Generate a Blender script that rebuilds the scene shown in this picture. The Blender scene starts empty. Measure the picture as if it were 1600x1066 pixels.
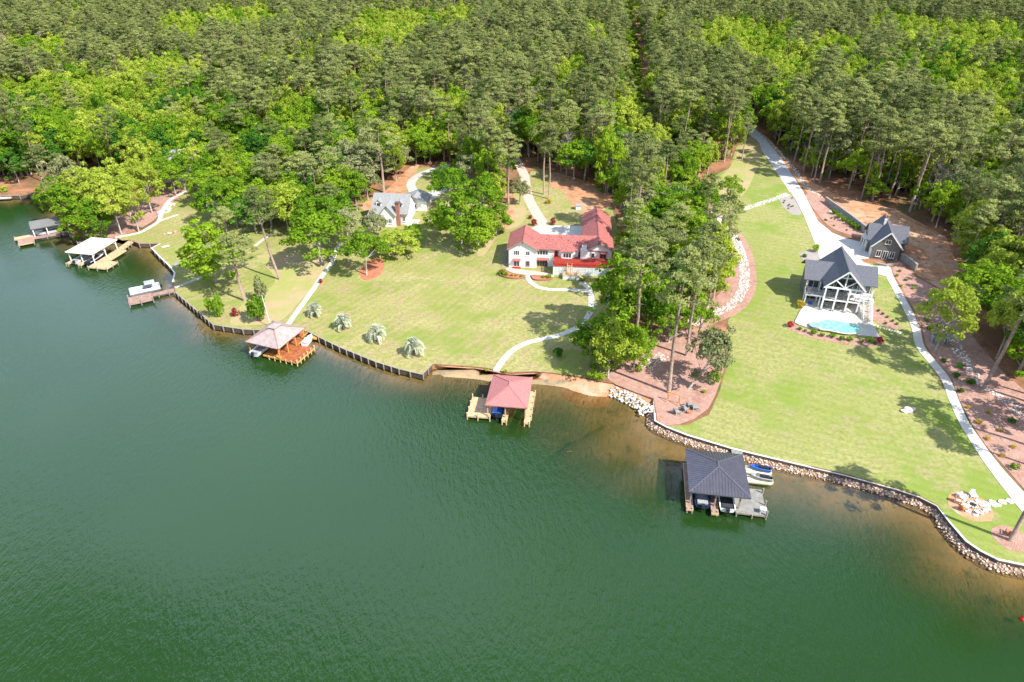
import bpy, math, random
import numpy as np
from mathutils import Vector, Matrix
from mathutils.geometry import delaunay_2d_cdt
R = math.radians
SC = bpy.context.scene
COL = SC.collection

# ------------------------------------------------------------------ camera, light, exposure
CAM_H = 75.0; FOC = 1067.0; PITCH = R(31.9)
cam_d = bpy.data.cameras.new('camera'); cam = bpy.data.objects.new('camera', cam_d); COL.objects.link(cam)
cam_d.sensor_width = 36.0; cam_d.lens = 36.0 * FOC / 1600.0; cam_d.clip_start = 0.5; cam_d.clip_end = 9000
cam.location = (0, 0, CAM_H); cam.rotation_euler = (R(90) - PITCH, 0, 0)
SC.camera = cam
SUN_EL = R(47); SUN_AZ = math.atan2(0.80, -0.60)          # clockwise from +Y: behind the camera, to the right
SUND = Vector((math.sin(SUN_AZ) * math.cos(SUN_EL), math.cos(SUN_AZ) * math.cos(SUN_EL), math.sin(SUN_EL)))
w = bpy.data.worlds.new('World'); SC.world = w; w.use_nodes = True
nt = w.node_tree; nt.nodes.clear()
sky = nt.nodes.new('ShaderNodeTexSky'); sky.sky_type = 'NISHITA'; sky.sun_disc = False
sky.sun_elevation = SUN_EL; sky.sun_rotation = SUN_AZ; sky.air_density = 1.0; sky.dust_density = 1.5
bgn = nt.nodes.new('ShaderNodeBackground'); bgn.inputs[1].default_value = 0.072
wo = nt.nodes.new('ShaderNodeOutputWorld')
tc = nt.nodes.new('ShaderNodeTexCoord'); mp = nt.nodes.new('ShaderNodeMapping'); mp.inputs['Scale'].default_value = (1, 1, 2.6)
nz = nt.nodes.new('ShaderNodeTexNoise'); nz.inputs['Scale'].default_value = 2.2; nz.inputs['Detail'].default_value = 6; nz.inputs['Distortion'].default_value = 0.4
cr = nt.nodes.new('ShaderNodeValToRGB'); cr.color_ramp.elements[0].position = 0.56; cr.color_ramp.elements[1].position = 0.76
mxs = nt.nodes.new('ShaderNodeMixRGB'); mxs.inputs[2].default_value = (15, 19, 25.5, 1)
nt.links.new(tc.outputs['Generated'], mp.inputs['Vector']); nt.links.new(mp.outputs[0], nz.inputs['Vector'])
last_ = nz.outputs[0]
for az_, el_, lo_, amt_ in ((-38, 20, .84, .27), (-20, 43, .955, .17), (-6, 51, .97, .16), (27, 40, .95, .10), (120, 35, .7, .10), (200, 40, .7, .12)):   # cumulus banks
    dp = nt.nodes.new('ShaderNodeVectorMath'); dp.operation = 'DOT_PRODUCT'; nt.links.new(tc.outputs['Generated'], dp.inputs[0])
    dp.inputs[1].default_value = (math.sin(R(az_)) * math.cos(R(el_)), math.cos(R(az_)) * math.cos(R(el_)), math.sin(R(el_)))
    mr_ = nt.nodes.new('ShaderNodeMapRange'); mr_.interpolation_type = 'SMOOTHSTEP'; mr_.inputs[1].default_value = lo_; mr_.inputs[2].default_value = 1.0; mr_.inputs[3].default_value = 0; mr_.inputs[4].default_value = amt_; nt.links.new(dp.outputs['Value'], mr_.inputs[0])
    ad_ = nt.nodes.new('ShaderNodeMath'); ad_.operation = 'ADD'; nt.links.new(last_, ad_.inputs[0]); nt.links.new(mr_.outputs[0], ad_.inputs[1]); last_ = ad_.outputs[0]
nt.links.new(last_, cr.inputs[0]); nt.links.new(cr.outputs[0], mxs.inputs[0]); nt.links.new(sky.outputs[0], mxs.inputs[1])
nt.links.new(mxs.outputs[0], bgn.inputs[0]); nt.links.new(bgn.outputs[0], wo.inputs[0])
sl = bpy.data.lights.new('sun', 'SUN'); sl.energy = 4.7; sl.angle = R(0.5); sl.color = (1.0, 0.95, 0.85)
so = bpy.data.objects.new('sun', sl); COL.objects.link(so); so.rotation_euler = SUND.to_track_quat('Z', 'Y').to_euler(); so.location = (80, -60, 140)
SC.view_settings.view_transform = 'Standard'; SC.view_settings.look = 'None'; SC.view_settings.gamma = 1
SC.view_settings.use_curve_mapping = False; SC.view_settings.exposure = 0.84
SC.cycles.max_bounces = 5; SC.cycles.diffuse_bounces = 2; SC.cycles.glossy_bounces = 2; SC.cycles.transmission_bounces = 3; SC.cycles.transparent_max_bounces = 6
SC.cycles.caustics_reflective = False; SC.cycles.caustics_refractive = False

# ------------------------------------------------------------------ map helpers
sP, cP = math.sin(PITCH), math.cos(PITCH)
def hgt(x, y):
    d = .529 * (x + 17) + .849 * (y - 108)
    s = 6 * math.log1p(math.exp(min((d - 16) / 6, 50)))
    return 1.0 + 9 * (1 - math.exp(-.045 * s / 9))
def un(px, py, z):
    a = (py - 533) / FOC; t = (CAM_H - z) / (cP * a + sP)
    return ((px - 800) / FOC * t, (cP - sP * a) * t)
def G(px, py, dz=0.0):
    z = 1.0
    for _ in range(14):
        x, y = un(px, py, z + dz); z = hgt(x, y)
    return (x, y, z)
def g2(p): return G(*p)[:2]
def proj(x, y, z):
    dz = CAM_H - z; zc = y * cP + dz * sP
    return (800 + FOC * x / zc, 533 + FOC * (dz * cP - y * sP) / zc, zc)
def in_poly(px, py, poly):
    c = False; n = len(poly); j = n - 1
    for i in range(n):
        xi, yi = poly[i]; xj, yj = poly[j]
        if (yi > py) != (yj > py) and px < (xj - xi) * (py - yi) / (yj - yi) + xi: c = not c
        j = i
    return c
def seg_dist(P, poly, closed=False):
    P = np.asarray(P, float); best = np.full(len(P), 1e9)
    pts = list(poly) + ([poly[0]] if closed else [])
    for a, b in zip(pts[:-1], pts[1:]):
        a = np.array(a[:2], float); b = np.array(b[:2], float); ab = b - a
        t = np.clip(((P - a) @ ab) / (ab @ ab + 1e-12), 0, 1)
        best = np.minimum(best, np.linalg.norm(P - (a + t[:, None] * ab), axis=1))
    return best
def smooth(pts, step=1.5):
    """Catmull-Rom through pts (any dimension), resampled."""
    P = [np.array(p, float) for p in pts]; P = [2 * P[0] - P[1]] + P + [2 * P[-1] - P[-2]]
    out = []
    for i in range(1, len(P) - 2):
        L = np.linalg.norm((P[i + 1] - P[i])[:2]); n = max(1, int(L / step))
        for k in range(n):
            t = k / n
            out.append(.5 * ((2 * P[i]) + (-P[i - 1] + P[i + 1]) * t + (2 * P[i - 1] - 5 * P[i] + 4 * P[i + 1] - P[i + 2]) * t * t + (-P[i - 1] + 3 * P[i] - 3 * P[i + 1] + P[i + 2]) * t ** 3))
    out.append(P[-2]); return out

# ------------------------------------------------------------------ materials
MATS = {}
def new_mat(name):
    m = bpy.data.materials.new(name); m.use_nodes = True; MATS[name] = m
    n = m.node_tree.nodes; b = n['Principled BSDF']; b.inputs['Specular IOR Level'].default_value = .25
    return m, n, m.node_tree.links, b
def flat(name, col, rough=.7, spec=.25, metal=0.0, nscale=3.0, namt=.18, bump=0.0, bscale=8.0, coord='Object'):
    m, n, l, b = new_mat(name)
    b.inputs['Roughness'].default_value = rough; b.inputs['Specular IOR Level'].default_value = spec; b.inputs['Metallic'].default_value = metal
    t = n.new('ShaderNodeTexCoord'); z = n.new('ShaderNodeTexNoise'); z.inputs['Scale'].default_value = nscale; z.inputs['Detail'].default_value = 5
    l.new(t.outputs[coord], z.inputs['Vector'])
    r = n.new('ShaderNodeValToRGB'); r.color_ramp.elements[0].position = .3; r.color_ramp.elements[1].position = .7
    c = np.array(col); r.color_ramp.elements[0].color = (*(c * (1 - namt)), 1); r.color_ramp.elements[1].color = (*np.minimum(c * (1 + namt), 1), 1)
    l.new(z.outputs[0], r.inputs[0]); l.new(r.outputs[0], b.inputs['Base Color'])
    if bump:
        z2 = n.new('ShaderNodeTexNoise'); z2.inputs['Scale'].default_value = bscale; z2.inputs['Detail'].default_value = 3; l.new(t.outputs[coord], z2.inputs['Vector'])
        bp = n.new('ShaderNodeBump'); bp.inputs['Strength'].default_value = bump; bp.inputs['Distance'].default_value = .1
        l.new(z2.outputs[0], bp.inputs['Height']); l.new(bp.outputs[0], b.inputs['Normal'])
    return m
def ground_mat(name, cols, scales, bump=.5, bscale=1.5, bdist=.15, fine=None, mow=None):
    """Layers of colour chosen by world-space noise: cols[0] base, others mixed over it by ramps (scale, lo, hi)."""
    m, n, l, b = new_mat(name); b.inputs['Roughness'].default_value = .95; b.inputs['Specular IOR Level'].default_value = .1
    t = n.new('ShaderNodeNewGeometry'); last = None
    for i, (c, s) in enumerate(zip(cols[1:], scales)):
        z = n.new('ShaderNodeTexNoise'); z.inputs['Scale'].default_value = s[0]; z.inputs['Detail'].default_value = 6; z.inputs['Roughness'].default_value = .62
        mpn = n.new('ShaderNodeMapping'); mpn.inputs['Location'].default_value = (17.3 * i, 5.1 * i, 0); mpn.inputs['Scale'].default_value = (1, s[3] if len(s) > 3 else 1, 1)
        l.new(t.outputs['Position'], mpn.inputs['Vector']); l.new(mpn.outputs[0], z.inputs['Vector'])
        r = n.new('ShaderNodeMapRange'); r.inputs[1].default_value = s[1]; r.inputs[2].default_value = s[2]; l.new(z.outputs[0], r.inputs[0])
        mx = n.new('ShaderNodeMixRGB'); l.new(r.outputs[0], mx.inputs[0])
        if last is None: mx.inputs[1].default_value = (*cols[0], 1)
        else: l.new(last, mx.inputs[1])
        mx.inputs[2].default_value = (*c, 1); last = mx.outputs[0]
    if mow:      # faint passes left by the mower
        mpn = n.new('ShaderNodeMapping'); mpn.inputs['Rotation'].default_value = (0, 0, mow[0]); l.new(t.outputs['Position'], mpn.inputs['Vector'])
        wv = n.new('ShaderNodeTexWave'); wv.inputs['Scale'].default_value = mow[1]; wv.inputs['Distortion'].default_value = 9; wv.inputs['Detail'].default_value = 3; wv.inputs['Detail Scale'].default_value = .25; l.new(mpn.outputs[0], wv.inputs['Vector'])
        mr = n.new('ShaderNodeMapRange'); mr.inputs[3].default_value = 0; mr.inputs[4].default_value = mow[2]; l.new(wv.outputs[0], mr.inputs[0]); mx = n.new('ShaderNodeMixRGB'); mx.blend_type = 'MULTIPLY'; l.new(mr.outputs[0], mx.inputs[0]); l.new(last, mx.inputs[1]); mx.inputs[2].default_value = (.55, .68, .40, 1); last = mx.outputs[0]
    l.new(last, b.inputs['Base Color'])
    z = n.new('ShaderNodeTexNoise'); z.inputs['Scale'].default_value = bscale; z.inputs['Detail'].default_value = 4; l.new(t.outputs['Position'], z.inputs['Vector'])
    bp = n.new('ShaderNodeBump'); bp.inputs['Strength'].default_value = bump; bp.inputs['Distance'].default_value = bdist
    l.new(z.outputs[0], bp.inputs['Height']); l.new(bp.outputs[0], b.inputs['Normal'])
    return m
def leaf_mat(name, ca, cb, trans=.3):
    m = bpy.data.materials.new(name); m.use_nodes = True; MATS[name] = m
    n = m.node_tree.nodes; l = m.node_tree.links; n.clear()
    o = n.new('ShaderNodeOutputMaterial'); oi = n.new('ShaderNodeObjectInfo'); at = n.new('ShaderNodeAttribute'); at.attribute_name = 'tone'
    mx = n.new('ShaderNodeMixRGB'); mx.inputs[1].default_value = (*ca, 1); mx.inputs[2].default_value = (*cb, 1)
    ad = n.new('ShaderNodeMath'); ad.operation = 'MULTIPLY_ADD'; l.new(at.outputs['Fac'], ad.inputs[0]); ad.inputs[1].default_value = .6
    ms = n.new('ShaderNodeMath'); ms.operation = 'MULTIPLY_ADD'; l.new(oi.outputs['Random'], ms.inputs[0]); ms.inputs[1].default_value = .75; ms.inputs[2].default_value = -.18
    l.new(ms.outputs[0], ad.inputs[2]); ad.use_clamp = True; l.new(ad.outputs[0], mx.inputs[0])
    d = n.new('ShaderNodeBsdfDiffuse'); tr = n.new('ShaderNodeBsdfTranslucent'); mm = n.new('ShaderNodeMixShader'); mm.inputs[0].default_value = trans
    l.new(mx.outputs[0], d.inputs[0]); l.new(mx.outputs[0], tr.inputs[0]); l.new(d.outputs[0], mm.inputs[1]); l.new(tr.outputs[0], mm.inputs[2]); l.new(mm.outputs[0], o.inputs[0])
    return m
def toned(name, ca, cb, rough=.9):
    m, n, l, b = new_mat(name); b.inputs['Roughness'].default_value = rough
    at = n.new('ShaderNodeAttribute'); at.attribute_name = 'tone'; mx = n.new('ShaderNodeMixRGB')
    mx.inputs[1].default_value = (*ca, 1); mx.inputs[2].default_value = (*cb, 1); l.new(at.outputs['Fac'], mx.inputs[0]); l.new(mx.outputs[0], b.inputs['Base Color'])
    return m

ground_mat('forest_floor', [(.20, .105, .06), (.40, .19, .11), (.11, .10, .045), (.075, .12, .03)], [(.09, .42, .62), (.3, .5, .7), (.05, .56, .66)], bump=.8, bscale=1.2, bdist=.3)
ground_mat('lawn', [(.285, .285, .09), (.385, .335, .16), (.22, .27, .055), (.37, .28, .165), (.23, .235, .08)], [(.05, .40, .58, 1.7), (.085, .48, .60, 1.5), (.30, .52, .62), (1.6, .40, .66)], bump=.6, bscale=3.5, bdist=.08, mow=(R(35), .17, .2))
ground_mat('lawn_right', [(.255, .285, .08), (.35, .325, .145), (.20, .28, .05), (.33, .29, .15), (.21, .24, .065)], [(.042, .36, .54, .6), (.06, .50, .60, 1.2), (.28, .53, .64), (1.6, .40, .66)], bump=.5, bscale=3.5, bdist=.08, mow=(R(-65), .16, .2))
ground_mat('shade_toned_grass', [(.10, .13, .04), (.16, .13, .07), (.06, .11, .03)], [(.2, .45, .6), (.5, .5, .65)], bump=1, bscale=1, bdist=.5)  # tree shade over the power-line cut is painted into this dark grass
ground_mat('mulch', [(.40, .235, .19), (.32, .175, .135), (.47, .31, .26), (.24, .14, .10)], [(.25, .45, .65), (1.2, .45, .7), (5, .55, .7)], bump=1, bscale=5, bdist=.12)
ground_mat('orange_mulch', [(.45, .17, .10), (.35, .12, .07), (.5, .24, .15)], [(.7, .45, .65), (4, .5, .7)], bump=1, bscale=5, bdist=.1)
ground_mat('clay', [(.46, .23, .125), (.52, .33, .22), (.30, .15, .09), (.19, .15, .07)], [(.15, .45, .62), (.5, .5, .68), (.9, .58, .7)], bump=.8, bscale=2, bdist=.15)
ground_mat('sand', [(.50, .25, .14), (.58, .36, .26), (.40, .19, .09)], [(.2, .45, .65), (1.0, .5, .7)], bump=.4, bscale=4)
ground_mat('bed', [(.40, .28, .17), (.27, .21, .12), (.46, .29, .15), (.18, .16, .10)], [(.12, .4, .65), (.3, .5, .68), (.55, .55, .7)], bump=.6)
ground_mat('concrete', [(.56, .53, .49), (.64, .61, .57), (.43, .40, .36)], [(.3, .4, .65), (2.5, .55, .75)], bump=.15, bscale=10, bdist=.02)
ground_mat('gravel', [(.52, .51, .52), (.62, .60, .60), (.36, .33, .31)], [(.6, .4, .65), (4, .52, .7)], bump=.9, bscale=7, bdist=.08)
ground_mat('asphalt_pale', [(.42, .40, .38), (.50, .48, .45), (.33, .31, .29)], [(.4, .4, .65), (2.5, .55, .75)], bump=.2, bscale=10, bdist=.02)
flat('pink_paving', (.60, .42, .36), nscale=2, namt=.12)
flat('white_paint', (.80, .80, .78), rough=.5, nscale=.8, namt=.05)
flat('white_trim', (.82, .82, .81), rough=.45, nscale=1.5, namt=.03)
flat('pale_green_paint', (.66, .74, .70), nscale=1, namt=.06)
flat('red_shingle', (.34, .115, .105), nscale=3.5, namt=.45, bump=.4, bscale=5)
flat('pink_shingle', (.42, .165, .16), nscale=5, namt=.2, bump=.3, bscale=5)
flat('rust_grey_shingle', (.36, .29, .28), nscale=1.2, namt=.2, bump=.2)
flat('dull_red_cap', (.33, .17, .155))
flat('dark_red_cap', (.24, .08, .075))
flat('grey_shingle', (.115, .12, .145), nscale=5, namt=.28, bump=.3)
flat('light_grey_shingle', (.27, .275, .28), nscale=4, namt=.2, bump=.3)
flat('dark_metal_roof', (.095, .095, .125), rough=.38, spec=.5, metal=.35, nscale=1, namt=.12)
flat('dark_metal_seam', (.14, .14, .17), rough=.35, spec=.5, metal=.35, nscale=1, namt=.05)
flat('cream_metal_roof', (.62, .61, .55), rough=.4, spec=.5, nscale=.6, namt=.05)
flat('grey_metal_roof', (.17, .17, .17), rough=.4, nscale=1, namt=.1)
flat('red_paint', (.50, .035, .02), rough=.5, nscale=2, namt=.1)
flat('deck_red', (.30, .05, .035), nscale=2, namt=.2)
flat('pink_red_paint', (.55, .18, .16), rough=.6)
flat('grey_siding', (.17, .165, .16), nscale=2, namt=.08)
flat('glass', (.035, .045, .06), rough=.08, spec=.8, nscale=.5, namt=.3)
flat('dark_interior', (.05, .05, .06), rough=.6)
flat('pale_wood', (.56, .41, .24), nscale=2.5, namt=.2)
flat('tan_plank', (.60, .40, .24), nscale=2.2, namt=.2, bump=.2)
flat('orange_plank', (.34, .11, .045), nscale=1.2, namt=.35, bump=.2)
flat('orange_beam', (.62, .30, .07), nscale=2, namt=.2)
flat('grey_red_plank', (.36, .23, .19), nscale=1.3, namt=.2, bump=.2)
flat('grey_plank', (.27, .265, .25), nscale=1.5, namt=.18, bump=.2)
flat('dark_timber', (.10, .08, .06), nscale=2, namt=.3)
flat('weathered_post', (.30, .265, .22), nscale=3, namt=.2)
flat('brick', (.34, .15, .115), nscale=6, namt=.25, bump=.2)
flat('grey_stone', (.30, .30, .30), nscale=2.2, namt=.35, bump=.6, bscale=3)
flat('pine_bark', (.30, .215, .175), nscale=2.5, namt=.3, bump=.5)
flat('grey_bark', (.34, .30, .26), nscale=2.5, namt=.3, bump=.4)
flat('dark_bark', (.17, .14, .12), nscale=2.5, namt=.3, bump=.4)
flat('bare_twig', (.38, .32, .31), nscale=2, namt=.15)
flat('navy', (.02, .035, .09), rough=.3, spec=.5)
flat('boat_white', (.78, .79, .80), rough=.25, spec=.5, namt=.03)
flat('boat_grey', (.33, .34, .36), rough=.5)
flat('blue_vinyl', (.02, .12, .50), rough=.35, spec=.5, namt=.15)
flat('black_rubber', (.03, .03, .032), rough=.5)
flat('cream_plastic', (.74, .68, .50), rough=.5, namt=.05)
flat('steel', (.55, .56, .58), rough=.3, metal=.8)
flat('chair_grey', (.30, .32, .34), rough=.5)
flat('chair_wood', (.50, .20, .07), rough=.6)
flat('red_cloth', (.65, .05, .03), rough=.7)
flat('white_gravel', (.34, .30, .28), nscale=6, namt=.25, bump=.6)
toned('rock_pink', (.40, .24, .17), (.80, .64, .54))
flat('riprap_base', (.28, .19, .14), nscale=6, namt=.5, bump=1)
toned('rock_white', (.48, .45, .42), (.84, .81, .78))
toned('flagstone', (.55, .50, .44), (.82, .78, .72))
leaf_mat('pine_needles', (.12, .16, .055), (.38, .42, .145), .38)
leaf_mat('leaf_mid', (.10, .23, .018), (.33, .48, .035), .42)
leaf_mat('leaf_lime', (.24, .34, .03), (.48, .56, .085), .42)
leaf_mat('leaf_dark', (.05, .15, .022), (.12, .27, .03), .35)
leaf_mat('leaf_grey', (.20, .23, .10), (.34, .36, .17), .3)
leaf_mat('leaf_red', (.17, .03, .025), (.34, .06, .05), .3)
leaf_mat('leaf_bright_red', (.45, .02, .04), (.6, .05, .08), .3)
leaf_mat('leaf_gold', (.42, .30, .03), (.60, .45, .06), .3)
leaf_mat('palm_leaf', (.42, .46, .34), (.68, .72, .58), .25)

# ------------------------------------------------------------------ mesh helpers
def link(name, me, parent=None, **props):
    o = bpy.data.objects.new(name, me); COL.objects.link(o)
    if parent is not None: o.parent = parent
    for k, v in props.items(): o[k] = v
    return o
def thing(name, label, cat, loc=(0, 0, 0), rz=0.0, group=None):
    o = bpy.data.objects.new(name, None); COL.objects.link(o); o.location = loc; o.rotation_euler = (0, 0, rz); o.empty_display_size = .5
    o['label'] = label; o['category'] = cat
    if group: o['group'] = group
    return o
class MB:
    def __init__(s): s.v = []; s.f = []; s.mi = []; s.m = []; s.tone = []
    def mat(s, name):
        if name not in s.m: s.m.append(name)
        return s.m.index(name)
    def add(s, vs, fs, mat, tone=.5):
        k = len(s.v); i = s.mat(mat); s.v += [tuple(p) for p in vs]
        for f in fs: s.f.append(tuple(a + k for a in f)); s.mi.append(i); s.tone.append(tone)
        return s
    def box(s, x0, x1, y0, y1, z0, z1, mat, tone=.5):
        return s.add([(x0, y0, z0), (x1, y0, z0), (x1, y1, z0), (x0, y1, z0), (x0, y0, z1), (x1, y0, z1), (x1, y1, z1), (x0, y1, z1)],
                     [(0, 3, 2, 1), (4, 5, 6, 7), (0, 1, 5, 4), (1, 2, 6, 5), (2, 3, 7, 6), (3, 0, 4, 7)], mat, tone)
    def prism(s, poly, z0, z1, mat, tone=.5):
        n = len(poly); vs = [(p[0], p[1], z0) for p in poly] + [(p[0], p[1], z1) for p in poly]
        fs = [tuple(reversed(range(n))), tuple(range(n, 2 * n))] + [(i, (i + 1) % n, (i + 1) % n + n, i + n) for i in range(n)]
        return s.add(vs, fs, mat, tone)
    def ext(s, poly, vec, mat, tone=.5):
        n = len(poly); v = Vector(vec); vs = [Vector(p) for p in poly] + [Vector(p) + v for p in poly]
        fs = [tuple(reversed(range(n))), tuple(range(n, 2 * n))] + [(i, (i + 1) % n, (i + 1) % n + n, i + n) for i in range(n)]
        return s.add(vs, fs, mat, tone)
    def bar(s, a, b, w, h, mat):
        a = Vector(a); b = Vector(b); d = (b - a).normalized(); up = Vector((0, 0, 1)) if abs(d.z) < .95 else Vector((0, 1, 0))
        x = d.cross(up).normalized() * w / 2; y = x.normalized().cross(d).normalized() * h / 2
        vs = [a - x - y, a + x - y, a + x + y, a - x + y, b - x - y, b + x - y, b + x + y, b - x + y]
        return s.add(vs, [(3, 2, 1, 0), (4, 5, 6, 7), (0, 1, 5, 4), (1, 2, 6, 5), (2, 3, 7, 6), (3, 0, 4, 7)], mat)
    def tube(s, pts, rad, mat, n=7, cap=True):
        k = len(pts); vs = []; P = [Vector(p) for p in pts]
        for i, p in enumerate(P):
            d = (P[min(i + 1, k - 1)] - P[max(i - 1, 0)]).normalized(); ref = Vector((1, 0, 0)) if abs(d.x) < .8 else Vector((0, 1, 0))
            u = d.cross(ref).normalized(); v = d.cross(u)
            for j in range(n):
                a = 2 * math.pi * j / n; vs.append(p + (u * math.cos(a) + v * math.sin(a)) * rad[i])
        fs = []
        for i in range(k - 1):
            for j in range(n): fs.append((i * n + j, i * n + (j + 1) % n, (i + 1) * n + (j + 1) % n, (i + 1) * n + j))
        if cap: fs += [tuple(range(n)), tuple(reversed(range((k - 1) * n, k * n)))]
        return s.add(vs, fs, mat)
    def mesh(s, name, smooth_=False, tone=False):
        me = bpy.data.meshes.new(name); me.from_pydata(s.v, [], s.f)
        for m in s.m: me.materials.append(MATS[m])
        if len(s.m) > 1: me.polygons.foreach_set('material_index', s.mi)
        if smooth_: me.polygons.foreach_set('use_smooth', [True] * len(s.f))
        if tone:
            a = me.attributes.new('tone', 'FLOAT', 'FACE'); a.data.foreach_set('value', s.tone)
        me.update(); return me
    def build(s, name, parent=None, smooth_=False, tone=False, **props):
        return link(name, s.mesh(name, smooth_, tone), parent, **props)
def box(name, parent, mat, *a, **props): return MB().box(*a, mat).build(name, parent, **props)

# ------------------------------------------------------------------ shoreline (traced on the map, then to metres)
SHORE_PX = [(-600, 282), (-200, 300), (-60, 306), (31, 306), (66, 303), (80, 306), (88, 330), (92, 348), (105, 362), (122, 379), (150, 381), (180, 374), (206, 376), (218, 381), (251, 381),
            (237, 388), (250, 402), (266, 417), (273, 427), (270, 441), (274, 457), (298, 477), (334, 508), (380, 515), (430, 517), (478, 517), (531, 543), (588, 566),
            (624, 577), (659.5, 585.7), (675, 570), (700, 571.5), (731, 573.4), (758, 576), (776, 580), (797, 583.5), (836, 582), (860, 584), (905, 590), (935, 597), (960, 601),
            (990, 613), (1021, 623), (1022, 640), (1023, 658), (1041, 667.6), (1072.5, 680), (1140, 700.4), (1171, 708), (1230, 722), (1320, 743), (1400, 765), (1436, 777), (1464, 791),
            (1484, 817), (1509, 846), (1531, 861), (1559, 875), (1600, 883.5), (1700, 910), (1850, 990), (2100, 1180)]
def edge(i0, i1): return [un(*p, 1.0) for p in SHORE_PX[i0:i1]]
SHORE = edge(0, len(SHORE_PX))
def shore_part(a, b):
    i = SHORE_PX.index(a); j = SHORE_PX.index(b); return SHORE[i:j + 1]
def land_poly(): return SHORE + [(260, -200), (3500, -200), (3500, 4000), (-3500, 4000), (-3500, 330)]
LAND = land_poly()
SHORE[-1] = (110, 5)

def sheet(name, poly, mat, off, step=2.5, parent=None, zf=None, extra=None, skirt=True, **props):
    rng = np.random.default_rng(3); poly = [tuple(p[:2]) for p in poly]
    # resample the outline so it follows the ground
    out = []
    for a, b in zip(poly, poly[1:] + poly[:1]):
        L = math.dist(a, b); n = max(1, min(400, int(L / (step * 1.5))))
        for k in range(n): out.append((a[0] + (b[0] - a[0]) * k / n, a[1] + (b[1] - a[1]) * k / n))
    n = len(out); pts = list(out)
    xs = [p[0] for p in out]; ys = [p[1] for p in out]
    if extra is None:
        gx = np.arange(min(xs), max(xs), step); gy = np.arange(min(ys), max(ys), step)
        cand = np.array([(x + .01, y + .013) for x in gx for y in gy]) if len(gx) and len(gy) else np.zeros((0, 2))
    else: cand = np.array(extra)
    if len(cand):
        dd = seg_dist(cand, out, True)
        pts += [tuple(c) for c, d in zip(cand, dd) if d > step * .35 and in_poly(c[0], c[1], out)]
    r = delaunay_2d_cdt([Vector(p) for p in pts], [], [list(range(n))], 1, 1e-5)
    V, F = r[0], r[2]; zf = zf or hgt
    vs = [(p.x, p.y, zf(p.x, p.y) + off) for p in V]
    fs = [tuple(f) for f in F]
    mb = MB(); mb.add(vs, fs, mat)
    if skirt:
        k = n
        o3 = [(x, y, zf(x, y) + off) for x, y in out]; lo = [(x, y, z - off - .1) for x, y, z in o3]
        mb.add(o3 + lo, [(i, (i + 1) % k, (i + 1) % k + k, i + k) for i in range(k)], mat)
    o = mb.build(name, parent, **props)
    # all upward
    me = o.data
    flip = [p.index for p in me.polygons if p.normal.z < -.5]
    if flip:
        import bmesh
        bm = bmesh.new(); bm.from_mesh(me); bm.faces.ensure_lookup_table(); bmesh.ops.reverse_faces(bm, faces=[bm.faces[i] for i in flip]); bm.to_mesh(me); bm.free()
    return o
def ribbon_poly(pts, w):
    P = smooth(pts, 1.5); L, Rr = [], []
    for i, p in enumerate(P):
        d = P[min(i + 1, len(P) - 1)][:2] - P[max(i - 1, 0)][:2]; d = d / (np.linalg.norm(d) + 1e-9); n = np.array([-d[1], d[0]])
        ww = p[2] if len(p) > 2 else w
        L.append(p[:2] + n * ww / 2); Rr.append(p[:2] - n * ww / 2)
    return P, L, Rr
def path(name, px_pts, w, mat, off=.07, slab=0, **props):
    pts = [(*g2(p[:2]), (p[2] if len(p) > 2 else w)) for p in px_pts]
    P, L, Rr = ribbon_poly(pts, w); mb = MB()
    for i in range(len(P) - 1):
        q = []
        gap = .03 / max(.3, np.linalg.norm(P[i + 1][:2] - P[i][:2])) if slab else 0
        for (a, b) in ((L[i], L[i + 1]), (Rr[i], Rr[i + 1])):
            a2 = a + (b - a) * (gap if slab and i % slab == 0 else 0); q.append((a2, b))
        (a, b), (c, d) = q
        top = [(*c, hgt(*c) + off), (*d, hgt(*d) + off), (*b, hgt(*b) + off), (*a, hgt(*a) + off)]; bot = [(x, y, z - off - .12) for x, y, z in top]
        mb.add(top + bot, [(0, 1, 2, 3), (0, 4, 5, 1), (1, 5, 6, 2), (2, 6, 7, 3), (3, 7, 4, 0)], mat)
    return mb.build(name, None, kind='structure', **props)

# ------------------------------------------------------------------ terrain, lake, beach
rngT = np.random.default_rng(5)
ex = []
for x in np.arange(-230, 180, 5):
    for y in np.arange(40, 300, 5): ex.append((x + .2, y + .3))
for x in np.arange(-1000, 1000, 40):
    for y in np.arange(60, 1500, 40):
        if not (-235 < x < 185 and 35 < y < 305): ex.append((x, y))
sheet('ground', LAND, 'forest_floor', 0.0, step=5, extra=ex, skirt=False, kind='structure')

beach_top = shore_part((675, 570), (1021, 623))
BEACH_W = {}
wl_px = [(673, 577), (700, 576.5), (731, 578), (758, 580.6), (780, 586), (803, 587.5), (837, 587), (860, 597), (880, 605), (920, 618), (960, 621), (992, 628), (1009.7, 636)]
wl = [un(*p, 0.0) for p in wl_px]
def shore_d(P): return seg_dist(P, SHORE)
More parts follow.
